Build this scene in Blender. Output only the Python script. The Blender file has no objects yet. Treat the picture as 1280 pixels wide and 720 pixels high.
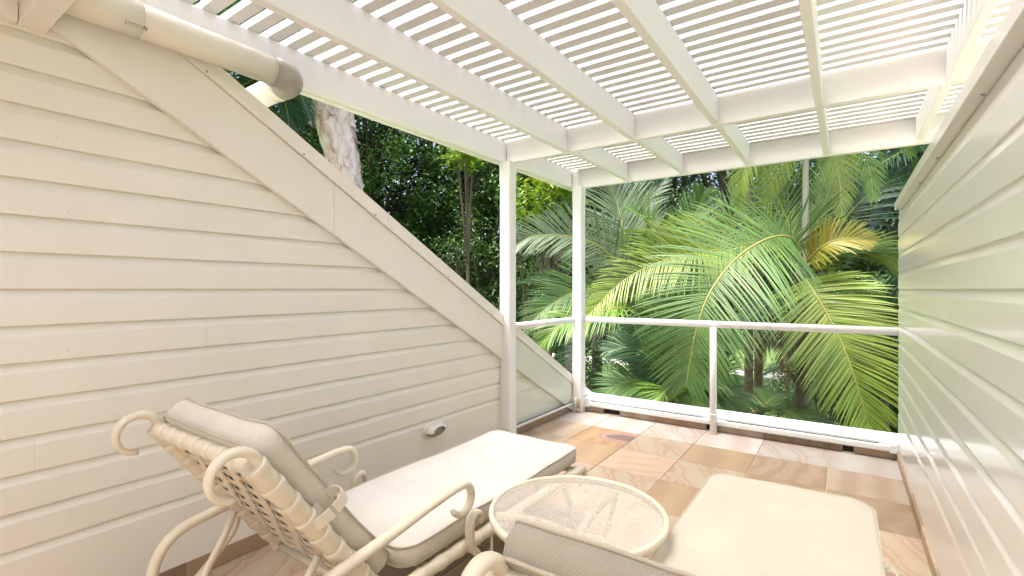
import bpy, bmesh, math, random
from mathutils import Vector, Matrix
R = math.radians
random.seed(7)
sc = bpy.context.scene
COL = sc.collection

# ------------------------------------------------------------------ camera, light, exposure
H = 1.37                     # eye height; a rail 1.0 m high fixes the scale
PSI = R(34.67)               # camera is turned left of the balcony's long axis (+Y)
FPX = 600.0                  # focal length in pixels of a 1280 px wide picture
cam_d = bpy.data.cameras.new('camera'); cam = bpy.data.objects.new('camera', cam_d); COL.objects.link(cam)
cam_d.sensor_width = 36.0; cam_d.lens = FPX / 1280 * 36.0
cam_d.clip_start = 0.02; cam_d.clip_end = 3000
cam_d.shift_y = 1.0 / 1280
cam.location = (0, 0, H); cam.rotation_euler = (R(90), 0, PSI)
sc.camera = cam

SUN_EL, SUN_AZ = 73.0, 222.0          # azimuth clockwise from +Y: behind the camera, a little to the left
w = bpy.data.worlds.new('World'); sc.world = w; w.use_nodes = True
nt = w.node_tree; bg = nt.nodes['Background']
sky = nt.nodes.new('ShaderNodeTexSky'); sky.sky_type = 'NISHITA'; sky.sun_disc = False
sky.sun_elevation = R(SUN_EL); sky.sun_rotation = R(SUN_AZ)
sky.air_density = 0.9; sky.dust_density = 7.0; sky.ozone_density = 0.6
nt.links.new(sky.outputs[0], bg.inputs[0]); bg.inputs[1].default_value = 0.15
sd = bpy.data.lights.new('sun', 'SUN'); sd.energy = 1.5; sd.angle = R(32); sd.color = (1.0, 0.99, 0.97)
sun = bpy.data.objects.new('sun', sd); COL.objects.link(sun)
_d = Vector((math.sin(R(SUN_AZ)) * math.cos(R(SUN_EL)), math.cos(R(SUN_AZ)) * math.cos(R(SUN_EL)), math.sin(R(SUN_EL))))
sun.rotation_euler = (-_d).to_track_quat('-Z', 'Y').to_euler(); sun.location = (0, 0, 30)
sc.view_settings.view_transform = 'Standard'; sc.view_settings.look = 'None'
sc.view_settings.exposure = 2.1; sc.view_settings.gamma = 1.0; sc.view_settings.use_curve_mapping = False
sc.cycles.use_denoising = True
sc.cycles.max_bounces = 10; sc.cycles.diffuse_bounces = 5; sc.cycles.glossy_bounces = 4
sc.cycles.transmission_bounces = 6; sc.cycles.transparent_max_bounces = 12
sc.cycles.sample_clamp_indirect = 6.0

# ------------------------------------------------------------------ helpers
CS, SN = math.cos(PSI), math.sin(PSI)
def at(x, y, fw):
    """photo pixel + distance along the view axis -> world point"""
    u = (x - 640) / FPX; v = (361 - y) / FPX
    return Vector((fw * (-SN + u * CS), fw * (CS + u * SN), H + fw * v))

class MB:
    def __init__(s): s.v = []; s.f = []; s.m = []; s.sm = []
    def add(s, vs, fs, mi=0, smooth=False):
        b = len(s.v); s.v += [tuple(p) for p in vs]
        for f in fs: s.f.append(tuple(i + b for i in f)); s.m.append(mi); s.sm.append(smooth)
        return s
    def box(s, x0, x1, y0, y1, z0, z1, c=0.0, mi=0):
        """box with chamfered edges of size c"""
        if c <= 0:
            vs = [(x, y, z) for x in (x0, x1) for y in (y0, y1) for z in (z0, z1)]
            return s.add(vs, [(0,1,3,2),(4,6,7,5),(0,4,5,1),(2,3,7,6),(0,2,6,4),(1,5,7,3)], mi)
        X = (x0, x1); Y = (y0, y1); Z = (z0, z1); sg = (1, -1)
        vs = []; ix = {}
        for i in (0, 1):
            for j in (0, 1):
                for k in (0, 1):
                    p = (X[i], Y[j], Z[k]); q = (X[i] + sg[i]*c, Y[j] + sg[j]*c, Z[k] + sg[k]*c)
                    for a in range(3):
                        t = list(q); t[a] = p[a]; ix[(i, j, k, a)] = len(vs); vs.append(tuple(t))
        fs = []
        for i in (0, 1):
            fs.append(tuple(ix[(i, j, k, 0)] for j, k in ((0,0),(0,1),(1,1),(1,0))))
            fs.append(tuple(ix[(j, i, k, 1)] for j, k in ((0,0),(1,0),(1,1),(0,1))))
            fs.append(tuple(ix[(j, k, i, 2)] for j, k in ((0,0),(0,1),(1,1),(1,0))))
        for a in (0, 1):
            for b in (0, 1):
                fs.append((ix[(a,b,0,0)], ix[(a,b,1,0)], ix[(a,b,1,1)], ix[(a,b,0,1)]))
                fs.append((ix[(a,0,b,0)], ix[(a,1,b,0)], ix[(a,1,b,2)], ix[(a,0,b,2)]))
                fs.append((ix[(0,a,b,1)], ix[(1,a,b,1)], ix[(1,a,b,2)], ix[(0,a,b,2)]))
        for i in (0, 1):
            for j in (0, 1):
                for k in (0, 1): fs.append(tuple(ix[(i, j, k, a)] for a in range(3)))
        return s.add(vs, fs, mi)
    def tube(s, pts, rad, n=10, mi=0, cap=True, closed=False, flat=None):
        """tube along points; rad number or list; flat=(ru, rv) multiplies the two cross axes"""
        pts = [Vector(p) for p in pts]; N = len(pts)
        if not hasattr(rad, '__len__'): rad = [rad] * N
        T = []
        for i in range(N):
            a = pts[(i - 1) % N] if (closed or i > 0) else pts[i]; b = pts[(i + 1) % N] if (closed or i < N - 1) else pts[i]
            d = b - a; T.append(d.normalized() if d.length > 1e-9 else (T[-1] if T else Vector((0,0,1))))
        u = T[0].orthogonal().normalized()
        if flat and flat[2:] : u = (Vector(flat[2]) - T[0] * Vector(flat[2]).dot(T[0])).normalized()
        vs = []; fs = []
        fu, fv = (flat[0], flat[1]) if flat else (1, 1)
        for i in range(N):
            u = (u - T[i] * u.dot(T[i])).normalized(); v = T[i].cross(u)
            for k in range(n):
                a = 2 * math.pi * k / n
                vs.append(pts[i] + u * (math.cos(a) * rad[i] * fu) + v * (math.sin(a) * rad[i] * fv))
        for i in range(N if closed else N - 1):
            j = (i + 1) % N
            for k in range(n):
                fs.append((i*n + k, i*n + (k+1) % n, j*n + (k+1) % n, j*n + k))
        if cap and not closed:
            fs.append(tuple(range(n - 1, -1, -1))); fs.append(tuple((N-1)*n + k for k in range(n)))
        return s.add(vs, fs, mi, True)
    def prism(s, poly, axis, a0, a1, mi=0):
        """poly of 2D points extruded along axis ('x': poly is (y,z); 'y': poly is (x,z); 'z': (x,y))"""
        def P(q, a): return {'x': (a, q[0], q[1]), 'y': (q[0], a, q[1]), 'z': (q[0], q[1], a)}[axis]
        n = len(poly); vs = [P(q, a0) for q in poly] + [P(q, a1) for q in poly]
        fs = [tuple(range(n)), tuple(range(2*n - 1, n - 1, -1))] + [(i, (i+1) % n, n + (i+1) % n, n + i) for i in range(n)]
        return s.add(vs, fs, mi)
    def mesh(s, name, mats):
        me = bpy.data.meshes.new(name); me.from_pydata(s.v, [], s.f)
        for m in (mats if isinstance(mats, (list, tuple)) else [mats]): me.materials.append(m)
        me.polygons.foreach_set('material_index', s.m); me.polygons.foreach_set('use_smooth', s.sm)
        bm = bmesh.new(); bm.from_mesh(me)
        if len(bm.faces) < 20000: bmesh.ops.recalc_face_normals(bm, faces=bm.faces)
        bm.to_mesh(me); bm.free(); me.update()
        return me
    def build(s, name, mats, parent=None, loc=None):
        return link(name, s.mesh(name, mats), parent, loc)

def link(name, me, parent=None, loc=None):
    o = bpy.data.objects.new(name, me); COL.objects.link(o)
    if parent is not None: o.parent = parent
    if loc is not None: o.location = loc
    return o
def empty(name, loc=(0, 0, 0), rz=0.0):
    o = bpy.data.objects.new(name, None); COL.objects.link(o); o.location = loc; o.rotation_euler = (0, 0, rz)
    o.empty_display_size = 0.1
    return o
def tag(o, label=None, cat=None, group=None, kind=None):
    if label: o['label'] = label
    if cat: o['category'] = cat
    if group: o['group'] = group
    if kind: o['kind'] = kind
    return o
def cr(points, n):
    """Catmull-Rom through points, n samples in all"""
    P = [Vector(p) for p in points]; P = [P[0]*2 - P[1]] + P + [P[-1]*2 - P[-2]]
    k = len(P) - 3; out = []
    for i in range(n):
        t = i / (n - 1) * k; j = min(int(t), k - 1); t -= j
        a, b, c, d = P[j:j+4]
        out.append(0.5 * ((2*b) + (c - a)*t + (2*a - 5*b + 4*c - d)*t*t + (3*b - a - 3*c + d)*t**3))
    return out
def arc(c, r, a0, a1, n, x):
    """arc in a plane X = x, angles in degrees measured from +Y towards +Z"""
    return [Vector((x, c[0] + r*math.cos(R(a0 + (a1-a0)*i/n)), c[1] + r*math.sin(R(a0 + (a1-a0)*i/n)))) for i in range(n + 1)]

# ------------------------------------------------------------------ materials
def new_mat(name):
    m = bpy.data.materials.new(name); m.use_nodes = True
    t = m.node_tree; b = t.nodes['Principled BSDF']
    return m, t, b
def nd(t, typ, **kw):
    n = t.nodes.new(typ)
    for k, v in kw.items():
        if k in n.inputs: n.inputs[k].default_value = v
        else: setattr(n, k, v)
    return n
def ramp(t, fac, stops):
    r = t.nodes.new('ShaderNodeValToRGB'); e = r.color_ramp.elements
    e[0].position = stops[0][0]; e[0].color = (*stops[0][1], 1)
    e[1].position = stops[-1][0]; e[1].color = (*stops[-1][1], 1)
    for p, c in stops[1:-1]:
        q = e.new(p); q.color = (*c, 1)
    t.links.new(fac, r.inputs[0]); return r
def mul(c, k): return tuple(x * k for x in c)

def paint(name, col, rough=0.45, var=0.06, dirt=0.25, dirtcol=(0.42, 0.36, 0.24), bump=0.08, coat=0.0, grain=None):
    """brushed paint: faint mottling, faint stains, fine relief"""
    m, t, b = new_mat(name); L = t.links
    tc = nd(t, 'ShaderNodeTexCoord')
    n1 = nd(t, 'ShaderNodeTexNoise', Scale=2.2, Detail=6.0, Roughness=0.6)
    L.new(tc.outputs['Object'], n1.inputs['Vector'])
    r1 = ramp(t, n1.outputs[0], [(0.3, mul(col, 1 - var)), (0.7, mul(col, 1 + var*0.6))])
    n2 = nd(t, 'ShaderNodeTexNoise', Scale=9.0, Detail=8.0, Roughness=0.72)
    L.new(tc.outputs['Object'], n2.inputs['Vector'])
    r2 = ramp(t, n2.outputs[0], [(0.60, (0, 0, 0)), (0.85, (dirt, dirt, dirt))])
    mx = nd(t, 'ShaderNodeMix', data_type='RGBA'); L.new(r2.outputs[0], mx.inputs[0])
    L.new(r1.outputs[0], mx.inputs[6]); mx.inputs[7].default_value = (*dirtcol, 1)
    L.new(mx.outputs[2], b.inputs['Base Color'])
    b.inputs['Roughness'].default_value = rough
    b.inputs['Coat Weight'].default_value = coat; b.inputs['Coat Roughness'].default_value = 0.14
    mp = nd(t, 'ShaderNodeMapping'); mp.inputs['Scale'].default_value = grain or (60, 60, 60)
    L.new(tc.outputs['Object'], mp.inputs['Vector'])
    n3 = nd(t, 'ShaderNodeTexNoise', Scale=1.0, Detail=4.0); L.new(mp.outputs[0], n3.inputs['Vector'])
    bp = nd(t, 'ShaderNodeBump', Strength=bump, Distance=0.01); L.new(n3.outputs[0], bp.inputs['Height'])
    L.new(bp.outputs[0], b.inputs['Normal'])
    return m
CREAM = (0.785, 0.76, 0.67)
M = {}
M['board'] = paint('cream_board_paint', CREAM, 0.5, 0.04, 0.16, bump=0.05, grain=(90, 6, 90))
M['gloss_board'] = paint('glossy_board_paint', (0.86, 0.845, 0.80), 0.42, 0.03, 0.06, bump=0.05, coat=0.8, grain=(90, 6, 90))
M['trim'] = paint('cream_trim_paint', (0.795, 0.765, 0.69), 0.5, 0.03, 0.12, bump=0.10, grain=(50, 6, 50))
M['white'] = paint('white_timber_paint', (0.83, 0.825, 0.81), 0.5, 0.03, 0.14, bump=0.10, grain=(50, 8, 50))
M['batten'] = paint('batten_paint', (0.645, 0.645, 0.63), 0.55, 0.06, 0.22, bump=0.12, grain=(8, 60, 60))
M['metal_white'] = paint('white_powder_coat', (0.80, 0.80, 0.785), 0.35, 0.02, 0.08, bump=0.02)
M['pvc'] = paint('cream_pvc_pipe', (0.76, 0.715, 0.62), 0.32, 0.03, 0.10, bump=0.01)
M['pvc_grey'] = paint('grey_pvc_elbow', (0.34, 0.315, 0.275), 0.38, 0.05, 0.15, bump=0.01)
M['frame'] = paint('cream_frame_enamel', (0.66, 0.605, 0.475), 0.33, 0.05, 0.20, (0.40, 0.30, 0.17), bump=0.04)
M['render_white'] = paint('white_ledge', (0.58, 0.60, 0.60), 0.7, 0.05, 0.12, bump=0.1)
M['dark'] = paint('dark_gap', (0.012, 0.012, 0.012), 0.8, 0.1, 0.0)
M['rubber'] = paint('black_glazing_rubber', (0.02, 0.022, 0.02), 0.6, 0.1, 0.0)
M['rust'] = paint('stained_bracket', (0.50, 0.36, 0.22), 0.6, 0.25, 0.8, (0.16, 0.08, 0.035), bump=0.2)
M['screw'] = paint('screw_steel', (0.35, 0.31, 0.25), 0.45, 0.1, 0.3)
M['nail'] = paint('weathered_nail', (0.40, 0.36, 0.29), 0.6, 0.1, 0.3)
M['ink'] = paint('pipe_print', (0.10, 0.08, 0.06), 0.7, 0.1, 0)

def fabric(name, col, weave=900.0, strength=0.25, contrast=0.10, wr=0.35):
    m, t, b = new_mat(name); L = t.links
    tc = nd(t, 'ShaderNodeTexCoord')
    n1 = nd(t, 'ShaderNodeTexNoise', Scale=5.0, Detail=5.0, Roughness=0.6); L.new(tc.outputs['Object'], n1.inputs['Vector'])
    r1 = ramp(t, n1.outputs[0], [(0.3, mul(col, 0.93)), (0.7, mul(col, 1.04))])
    wx = nd(t, 'ShaderNodeTexWave', wave_type='BANDS', bands_direction='X', Scale=weave/20, Distortion=0.4)
    wy = nd(t, 'ShaderNodeTexWave', wave_type='BANDS', bands_direction='Y', Scale=weave/20, Distortion=0.4)
    L.new(tc.outputs['UV'], wx.inputs['Vector']); L.new(tc.outputs['UV'], wy.inputs['Vector'])
    mm = nd(t, 'ShaderNodeMath', operation='MULTIPLY'); L.new(wx.outputs[1], mm.inputs[0]); L.new(wy.outputs[1], mm.inputs[1])
    r2 = ramp(t, mm.outputs[0], [(0.0, (1 - contrast,)*3), (0.8, (1.03,)*3)])
    mx = nd(t, 'ShaderNodeMix', data_type='RGBA', blend_type='MULTIPLY'); mx.inputs[0].default_value = 1
    L.new(r1.outputs[0], mx.inputs[6]); L.new(r2.outputs[0], mx.inputs[7]); L.new(mx.outputs[2], b.inputs['Base Color'])
    b.inputs['Roughness'].default_value = 0.9; b.inputs['Sheen Weight'].default_value = 0.15; b.inputs['Specular IOR Level'].default_value = 0.2
    n2 = nd(t, 'ShaderNodeTexNoise', Scale=14.0, Detail=3.0, Distortion=0.8); L.new(tc.outputs['Object'], n2.inputs['Vector'])
    b1 = nd(t, 'ShaderNodeBump', Strength=wr, Distance=0.012); L.new(n2.outputs[0], b1.inputs['Height'])
    b2 = nd(t, 'ShaderNodeBump', Strength=strength, Distance=0.001); L.new(mm.outputs[0], b2.inputs['Height']); L.new(b1.outputs[0], b2.inputs['Normal'])
    L.new(b2.outputs[0], b.inputs['Normal'])
    return m
M['canvas'] = fabric('cream_canvas', (0.56, 0.545, 0.51), 1500, 0.2, 0.06, 0.4)
M['canvas_beige'] = fabric('beige_seat_canvas', (0.49, 0.455, 0.38), 1500, 0.2, 0.06, 0.4)
M['canvas_side'] = fabric('beige_canvas_edge', (0.60, 0.56, 0.475), 1400, 0.2, 0.08, 0.5)
M['mesh_cloth'] = fabric('open_weave_cloth', (0.44, 0.405, 0.32), 1700, 0.7, 0.36, 0.35)
M['piping'] = fabric('cushion_piping', (0.50, 0.44, 0.34), 900, 0.2, 0.1, 0.2)
M['webbing'] = fabric('white_webbing', (0.78, 0.73, 0.63), 900, 0.4, 0.12, 0.2)

def stone(name, ca, cb, cc, scale=6.0, dist=5.0, mode='BANDS', speck=0.10, ring=None, rough=0.55, angle=0.0, lines=False):
    m, t, b = new_mat(name); L = t.links
    tc = nd(t, 'ShaderNodeTexCoord'); oi = nd(t, 'ShaderNodeObjectInfo')
    mp = nd(t, 'ShaderNodeMapping'); L.new(tc.outputs['Object'], mp.inputs['Vector'])
    sc_ = nd(t, 'ShaderNodeVectorMath', operation='SCALE'); sc_.inputs[0].default_value = (13.7, 7.3, 3.1); L.new(oi.outputs['Random'], sc_.inputs['Scale'])
    if ring: mp.inputs['Location'].default_value = (-ring[0], -ring[1], 0)
    else: L.new(sc_.outputs[0], mp.inputs['Location'])
    mp.inputs['Rotation'].default_value = (0, 0, angle)
    wv = nd(t, 'ShaderNodeTexWave', wave_type=mode, Scale=scale, Distortion=dist, Detail=3.0)
    wv.inputs['Detail Scale'].default_value = 0.7
    if mode == 'RINGS': wv.rings_direction = 'Z'
    L.new(mp.outputs[0], wv.inputs['Vector'])
    n1 = nd(t, 'ShaderNodeTexNoise', Scale=3.0, Detail=6.0, Roughness=0.6); L.new(mp.outputs[0], n1.inputs['Vector'])
    ad = nd(t, 'ShaderNodeMath', operation='MULTIPLY_ADD'); L.new(wv.outputs[1], ad.inputs[0]); ad.inputs[1].default_value = 0.45; L.new(n1.outputs[0], ad.inputs[2])
    r1 = ramp(t, ad.outputs[0], [(0.36, ca), (0.62, cb), (0.92, cc)] if not lines else [(0.30, ca), (0.50, mul(ca, 0.97)), (0.555, cc), (0.58, cb), (0.70, ca), (0.755, mul(cc, 1.1)), (0.79, cb), (0.95, ca)])
    src = r1.outputs[0]
    if ring:
        ln = nd(t, 'ShaderNodeVectorMath', operation='LENGTH')
        nz = nd(t, 'ShaderNodeTexNoise', Scale=4.0, Detail=2.0); L.new(mp.outputs[0], nz.inputs['Vector'])
        mp2 = nd(t, 'ShaderNodeMapping'); mp2.inputs['Scale'].default_value = (0.75, 1.35, 1); L.new(mp.outputs[0], mp2.inputs['Vector'])
        L.new(mp2.outputs[0], ln.inputs[0])
        a2 = nd(t, 'ShaderNodeMath', operation='MULTIPLY_ADD'); L.new(nz.outputs[0], a2.inputs[0]); a2.inputs[1].default_value = 0.12; L.new(ln.outputs['Value'], a2.inputs[2])
        rr = ramp(t, a2.outputs[0], [(0.15, (0.30, 0.19, 0.17)), (0.19, (0.36, 0.24, 0.21)), (0.20, (0.66, 0.52, 0.45)), (0.225, (0.44, 0.24, 0.20)), (0.26, (0.60, 0.38, 0.25)), (0.30, (0.62, 0.42, 0.25))])
        rf = ramp(t, a2.outputs[0], [(0.26, (1, 1, 1)), (0.31, (0, 0, 0))])
        mr = nd(t, 'ShaderNodeMix', data_type='RGBA'); L.new(rf.outputs[0], mr.inputs[0]); L.new(src, mr.inputs[6]); L.new(rr.outputs[0], mr.inputs[7])
        src = mr.outputs[2]
    n2 = nd(t, 'ShaderNodeTexNoise', Scale=160.0, Detail=3.0, Roughness=0.7); L.new(tc.outputs['Object'], n2.inputs['Vector'])
    r2 = ramp(t, n2.outputs[0], [(0.3, (1 - speck*1.6,)*3), (0.65, (1 + speck*0.5,)*3)])
    mx = nd(t, 'ShaderNodeMix', data_type='RGBA', blend_type='MULTIPLY'); mx.inputs[0].default_value = 1
    L.new(src, mx.inputs[6]); L.new(r2.outputs[0], mx.inputs[7])
    n3 = nd(t, 'ShaderNodeTexNoise', Scale=1.7, Detail=4.0); L.new(mp.outputs[0], n3.inputs['Vector'])
    hs = nd(t, 'ShaderNodeHueSaturation', Saturation=1.02); L.new(mx.outputs[2], hs.inputs['Color'])
    mv = nd(t, 'ShaderNodeMapRange'); L.new(oi.outputs['Random'], mv.inputs[0]); mv.inputs[3].default_value = 0.56; mv.inputs[4].default_value = 0.74
    L.new(mv.outputs[0], hs.inputs['Value'])
    L.new(hs.outputs[0], b.inputs['Base Color']); b.inputs['Roughness'].default_value = rough
    bp = nd(t, 'ShaderNodeBump', Strength=0.25, Distance=0.003); L.new(n2.outputs[0], bp.inputs['Height']); L.new(bp.outputs[0], b.inputs['Normal'])
    return m
M['st_white'] = stone('pale_sandstone', (0.74, 0.70, 0.66), (0.72, 0.66, 0.59), (0.64, 0.54, 0.47), 1.2, 4.0, speck=0.05, rough=0.4)
M['st_redring'] = stone('red_ringed_sandstone', (0.72, 0.66, 0.60), (0.68, 0.56, 0.46), (0.58, 0.38, 0.28), 0.9, 2.5, 'RINGS', 0.05, rough=0.4, lines=True)
M['st_tan'] = stone('tan_sandstone', (0.60, 0.44, 0.28), (0.57, 0.40, 0.245), (0.52, 0.35, 0.215), 1.2, 4.0, speck=0.16)
M['st_band'] = stone('banded_sandstone', (0.64, 0.49, 0.35), (0.60, 0.43, 0.30), (0.55, 0.37, 0.26), 2.2, 4.5, speck=0.10, angle=1.3, lines=True)
M['st_swirl'] = stone('swirled_sandstone', (0.67, 0.54, 0.40), (0.63, 0.46, 0.315), (0.54, 0.36, 0.24), 1.0, 3.5, 'RINGS', 0.08, lines=True)
M['st_brown'] = stone('brown_sandstone', (0.47, 0.345, 0.23), (0.53, 0.39, 0.26), (0.43, 0.30, 0.20), 1.8, 11.0, speck=0.22, rough=0.7)
M['st_beige'] = stone('beige_sandstone', (0.66, 0.54, 0.42), (0.62, 0.49, 0.36), (0.54, 0.39, 0.28), 1.4, 4.0, speck=0.07)
M['st_eye'] = stone('sandstone_with_dark_eye', (0.62, 0.43, 0.25), (0.58, 0.38, 0.21), (0.50, 0.31, 0.17), 2.0, 3.0, speck=0.12, ring=(0.17, 0.04))
M['grout'] = paint('sandy_grout', (0.56, 0.47, 0.36), 0.9, 0.12, 0.4, (0.25, 0.19, 0.13), bump=0.4)

def leaf_mat(name, ca, cb, rough=0.40, trans=0.27, spec=0.5):
    m, t, b = new_mat(name); L = t.links
    g = nd(t, 'ShaderNodeNewGeometry'); r = ramp(t, g.outputs['Random Per Island'], [(0.0, ca), (1.0, cb)])
    tc = nd(t, 'ShaderNodeTexCoord'); n = nd(t, 'ShaderNodeTexNoise', Scale=1.3, Detail=3.0); L.new(tc.outputs['Object'], n.inputs['Vector'])
    rn = ramp(t, n.outputs[0], [(0.3, (0.72,)*3), (0.7, (1.25,)*3)])
    mx = nd(t, 'ShaderNodeMix', data_type='RGBA', blend_type='MULTIPLY'); mx.inputs[0].default_value = 1
    L.new(r.outputs[0], mx.inputs[6]); L.new(rn.outputs[0], mx.inputs[7])
    L.new(mx.outputs[2], b.inputs['Base Color']); b.inputs['Roughness'].default_value = rough; b.inputs['Specular IOR Level'].default_value = spec
    tr = nd(t, 'ShaderNodeBsdfTranslucent'); L.new(mx.outputs[2], tr.inputs[0])
    ms = nd(t, 'ShaderNodeMixShader'); ms.inputs[0].default_value = trans
    L.new(b.outputs[0], ms.inputs[1]); L.new(tr.outputs[0], ms.inputs[2]); L.new(ms.outputs[0], t.nodes['Material Output'].inputs[0])
    return m
M['palm_bright'] = leaf_mat('palm_leaf_bright', (0.105, 0.215, 0.03), (0.19, 0.305, 0.045))
M['palm_lime'] = leaf_mat('palm_leaf_lime', (0.15, 0.225, 0.028), (0.25, 0.325, 0.045), trans=0.3)
M['palm_mid'] = leaf_mat('palm_leaf_mid', (0.07, 0.155, 0.038), (0.13, 0.225, 0.055))
M['palm_dark'] = leaf_mat('palm_leaf_dark', (0.026, 0.08, 0.034), (0.06, 0.13, 0.048))
M['palm_grey'] = leaf_mat('palm_leaf_greyed', (0.12, 0.18, 0.09), (0.18, 0.24, 0.12))
M['palm_yellow'] = leaf_mat('palm_leaf_yellowed', (0.32, 0.26, 0.035), (0.22, 0.24, 0.04))
M['palm_dead'] = leaf_mat('palm_leaf_dead', (0.16, 0.10, 0.05), (0.28, 0.20, 0.11), 0.8, 0.2, 0.2)
M['rachis'] = paint('frond_stalk', (0.28, 0.27, 0.06), 0.5, 0.15, 0.2)
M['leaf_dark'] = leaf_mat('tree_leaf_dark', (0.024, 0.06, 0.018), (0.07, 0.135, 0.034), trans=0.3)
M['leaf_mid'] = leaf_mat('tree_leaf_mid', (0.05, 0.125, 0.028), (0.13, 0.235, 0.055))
M['leaf_bright'] = leaf_mat('tree_leaf_bright', (0.18, 0.30, 0.02), (0.30, 0.42, 0.04), trans=0.45)

def bark(name, ca, cb, cc, scale=4.0, stretch=0.25):
    m, t, b = new_mat(name); L = t.links
    tc = nd(t, 'ShaderNodeTexCoord'); mp = nd(t, 'ShaderNodeMapping'); mp.inputs['Scale'].default_value = (1, 1, stretch)
    L.new(tc.outputs['Object'], mp.inputs['Vector'])
    n1 = nd(t, 'ShaderNodeTexNoise', Scale=scale, Detail=8.0, Roughness=0.7, Distortion=0.6); L.new(mp.outputs[0], n1.inputs['Vector'])
    r1 = ramp(t, n1.outputs[0], [(0.34, ca), (0.5, cb), (0.68, cc)]); L.new(r1.outputs[0], b.inputs['Base Color'])
    b.inputs['Roughness'].default_value = 0.9
    bp = nd(t, 'ShaderNodeBump', Strength=0.6, Distance=0.03); L.new(n1.outputs[0], bp.inputs['Height']); L.new(bp.outputs[0], b.inputs['Normal'])
    return m
M['bark'] = bark('brown_bark', (0.05, 0.035, 0.025), (0.11, 0.08, 0.055), (0.20, 0.15, 0.11))
M['paperbark'] = bark('peeling_pale_bark', (0.34, 0.19, 0.14), (0.66, 0.51, 0.44), (0.76, 0.66, 0.61), 5.0, 0.45)
M['palm_trunk'] = bark('palm_trunk_bark', (0.07, 0.05, 0.035), (0.15, 0.11, 0.08), (0.24, 0.18, 0.14), 9.0, 1.6)
M['crownshaft'] = bark('pale_palm_stem', (0.20, 0.22, 0.14), (0.30, 0.31, 0.22), (0.38, 0.38, 0.30), 5.0, 0.2)

def glass(name, tint=(0.97, 0.99, 0.98), veil=0.03):
    m, t, b = new_mat(name); L = t.links; t.nodes.remove(b)
    tr = nd(t, 'ShaderNodeBsdfTransparent'); tr.inputs[0].default_value = (*tint, 1)
    gl = nd(t, 'ShaderNodeBsdfGlossy', Roughness=0.02); df = nd(t, 'ShaderNodeBsdfDiffuse'); df.inputs[0].default_value = (0.8, 0.9, 0.85, 1)
    lw = nd(t, 'ShaderNodeLayerWeight', Blend=0.5); pw = nd(t, 'ShaderNodeMath', operation='POWER'); L.new(lw.outputs['Facing'], pw.inputs[0]); pw.inputs[1].default_value = 4.0
    fr = nd(t, 'ShaderNodeMath', operation='MULTIPLY_ADD'); L.new(pw.outputs[0], fr.inputs[0]); fr.inputs[1].default_value = 0.40; fr.inputs[2].default_value = 0.010
    m1 = nd(t, 'ShaderNodeMixShader'); L.new(fr.outputs[0], m1.inputs[0]); L.new(tr.outputs[0], m1.inputs[1]); L.new(gl.outputs[0], m1.inputs[2])
    m2 = nd(t, 'ShaderNodeMixShader'); m2.inputs[0].default_value = veil; L.new(m1.outputs[0], m2.inputs[1]); L.new(df.outputs[0], m2.inputs[2])
    L.new(m2.outputs[0], t.nodes['Material Output'].inputs[0]); return m
M['glass'] = glass('clear_balustrade_glass', veil=0.001)
m, t, b = new_mat('pebbled_table_glass'); M['table_glass'] = m
tc = nd(t, 'ShaderNodeTexCoord'); mp = nd(t, 'ShaderNodeMapping'); mp.inputs['Scale'].default_value = (1.0, 1.7, 1.0); mp.inputs['Rotation'].default_value = (0, 0, 0.5)
t.links.new(tc.outputs['Object'], mp.inputs[0])
n1 = nd(t, 'ShaderNodeTexNoise', Scale=30.0, Detail=2.0, Distortion=0.7); t.links.new(mp.outputs[0], n1.inputs['Vector'])
bp = nd(t, 'ShaderNodeBump', Strength=0.3, Distance=0.012); t.links.new(n1.outputs[0], bp.inputs['Height'])
b.inputs['Base Color'].default_value = (0.74, 0.69, 0.63, 1); b.inputs['Roughness'].default_value = 0.18
t.links.new(bp.outputs[0], b.inputs['Normal'])
tp = nd(t, 'ShaderNodeBsdfTransparent'); tp.inputs[0].default_value = (0.95, 0.94, 0.92, 1)
fm = nd(t, 'ShaderNodeMapRange'); t.links.new(n1.outputs[0], fm.inputs[0]); fm.inputs[1].default_value = 0.35; fm.inputs[2].default_value = 0.65; fm.inputs[3].default_value = 0.27; fm.inputs[4].default_value = 0.36
ms = nd(t, 'ShaderNodeMixShader'); t.links.new(fm.outputs[0], ms.inputs[0]); t.links.new(tp.outputs[0], ms.inputs[1]); t.links.new(b.outputs[0], ms.inputs[2])
t.links.new(ms.outputs[0], t.nodes['Material Output'].inputs[0])

# ground: grass with worn soil
m, t, b = new_mat('lawn_ground'); M['lawn'] = m
tc = nd(t, 'ShaderNodeTexCoord'); n1 = nd(t, 'ShaderNodeTexNoise', Scale=0.6, Detail=8.0, Roughness=0.7); t.links.new(tc.outputs['Object'], n1.inputs['Vector'])
r1 = ramp(t, n1.outputs[0], [(0.3, (0.07, 0.13, 0.03)), (0.55, (0.11, 0.18, 0.04)), (0.75, (0.16, 0.22, 0.06))])
t.links.new(r1.outputs[0], b.inputs['Base Color']); b.inputs['Roughness'].default_value = 0.9
n2 = nd(t, 'ShaderNodeTexNoise', Scale=40.0, Detail=4.0); t.links.new(tc.outputs['Object'], n2.inputs['Vector'])
bp = nd(t, 'ShaderNodeBump', Strength=0.8, Distance=0.08); t.links.new(n2.outputs[0], bp.inputs['Height']); t.links.new(bp.outputs[0], b.inputs['Normal'])
M['path'] = paint('concrete_path', (0.48, 0.46, 0.42), 0.9, 0.1, 0.3, bump=0.3)

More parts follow.
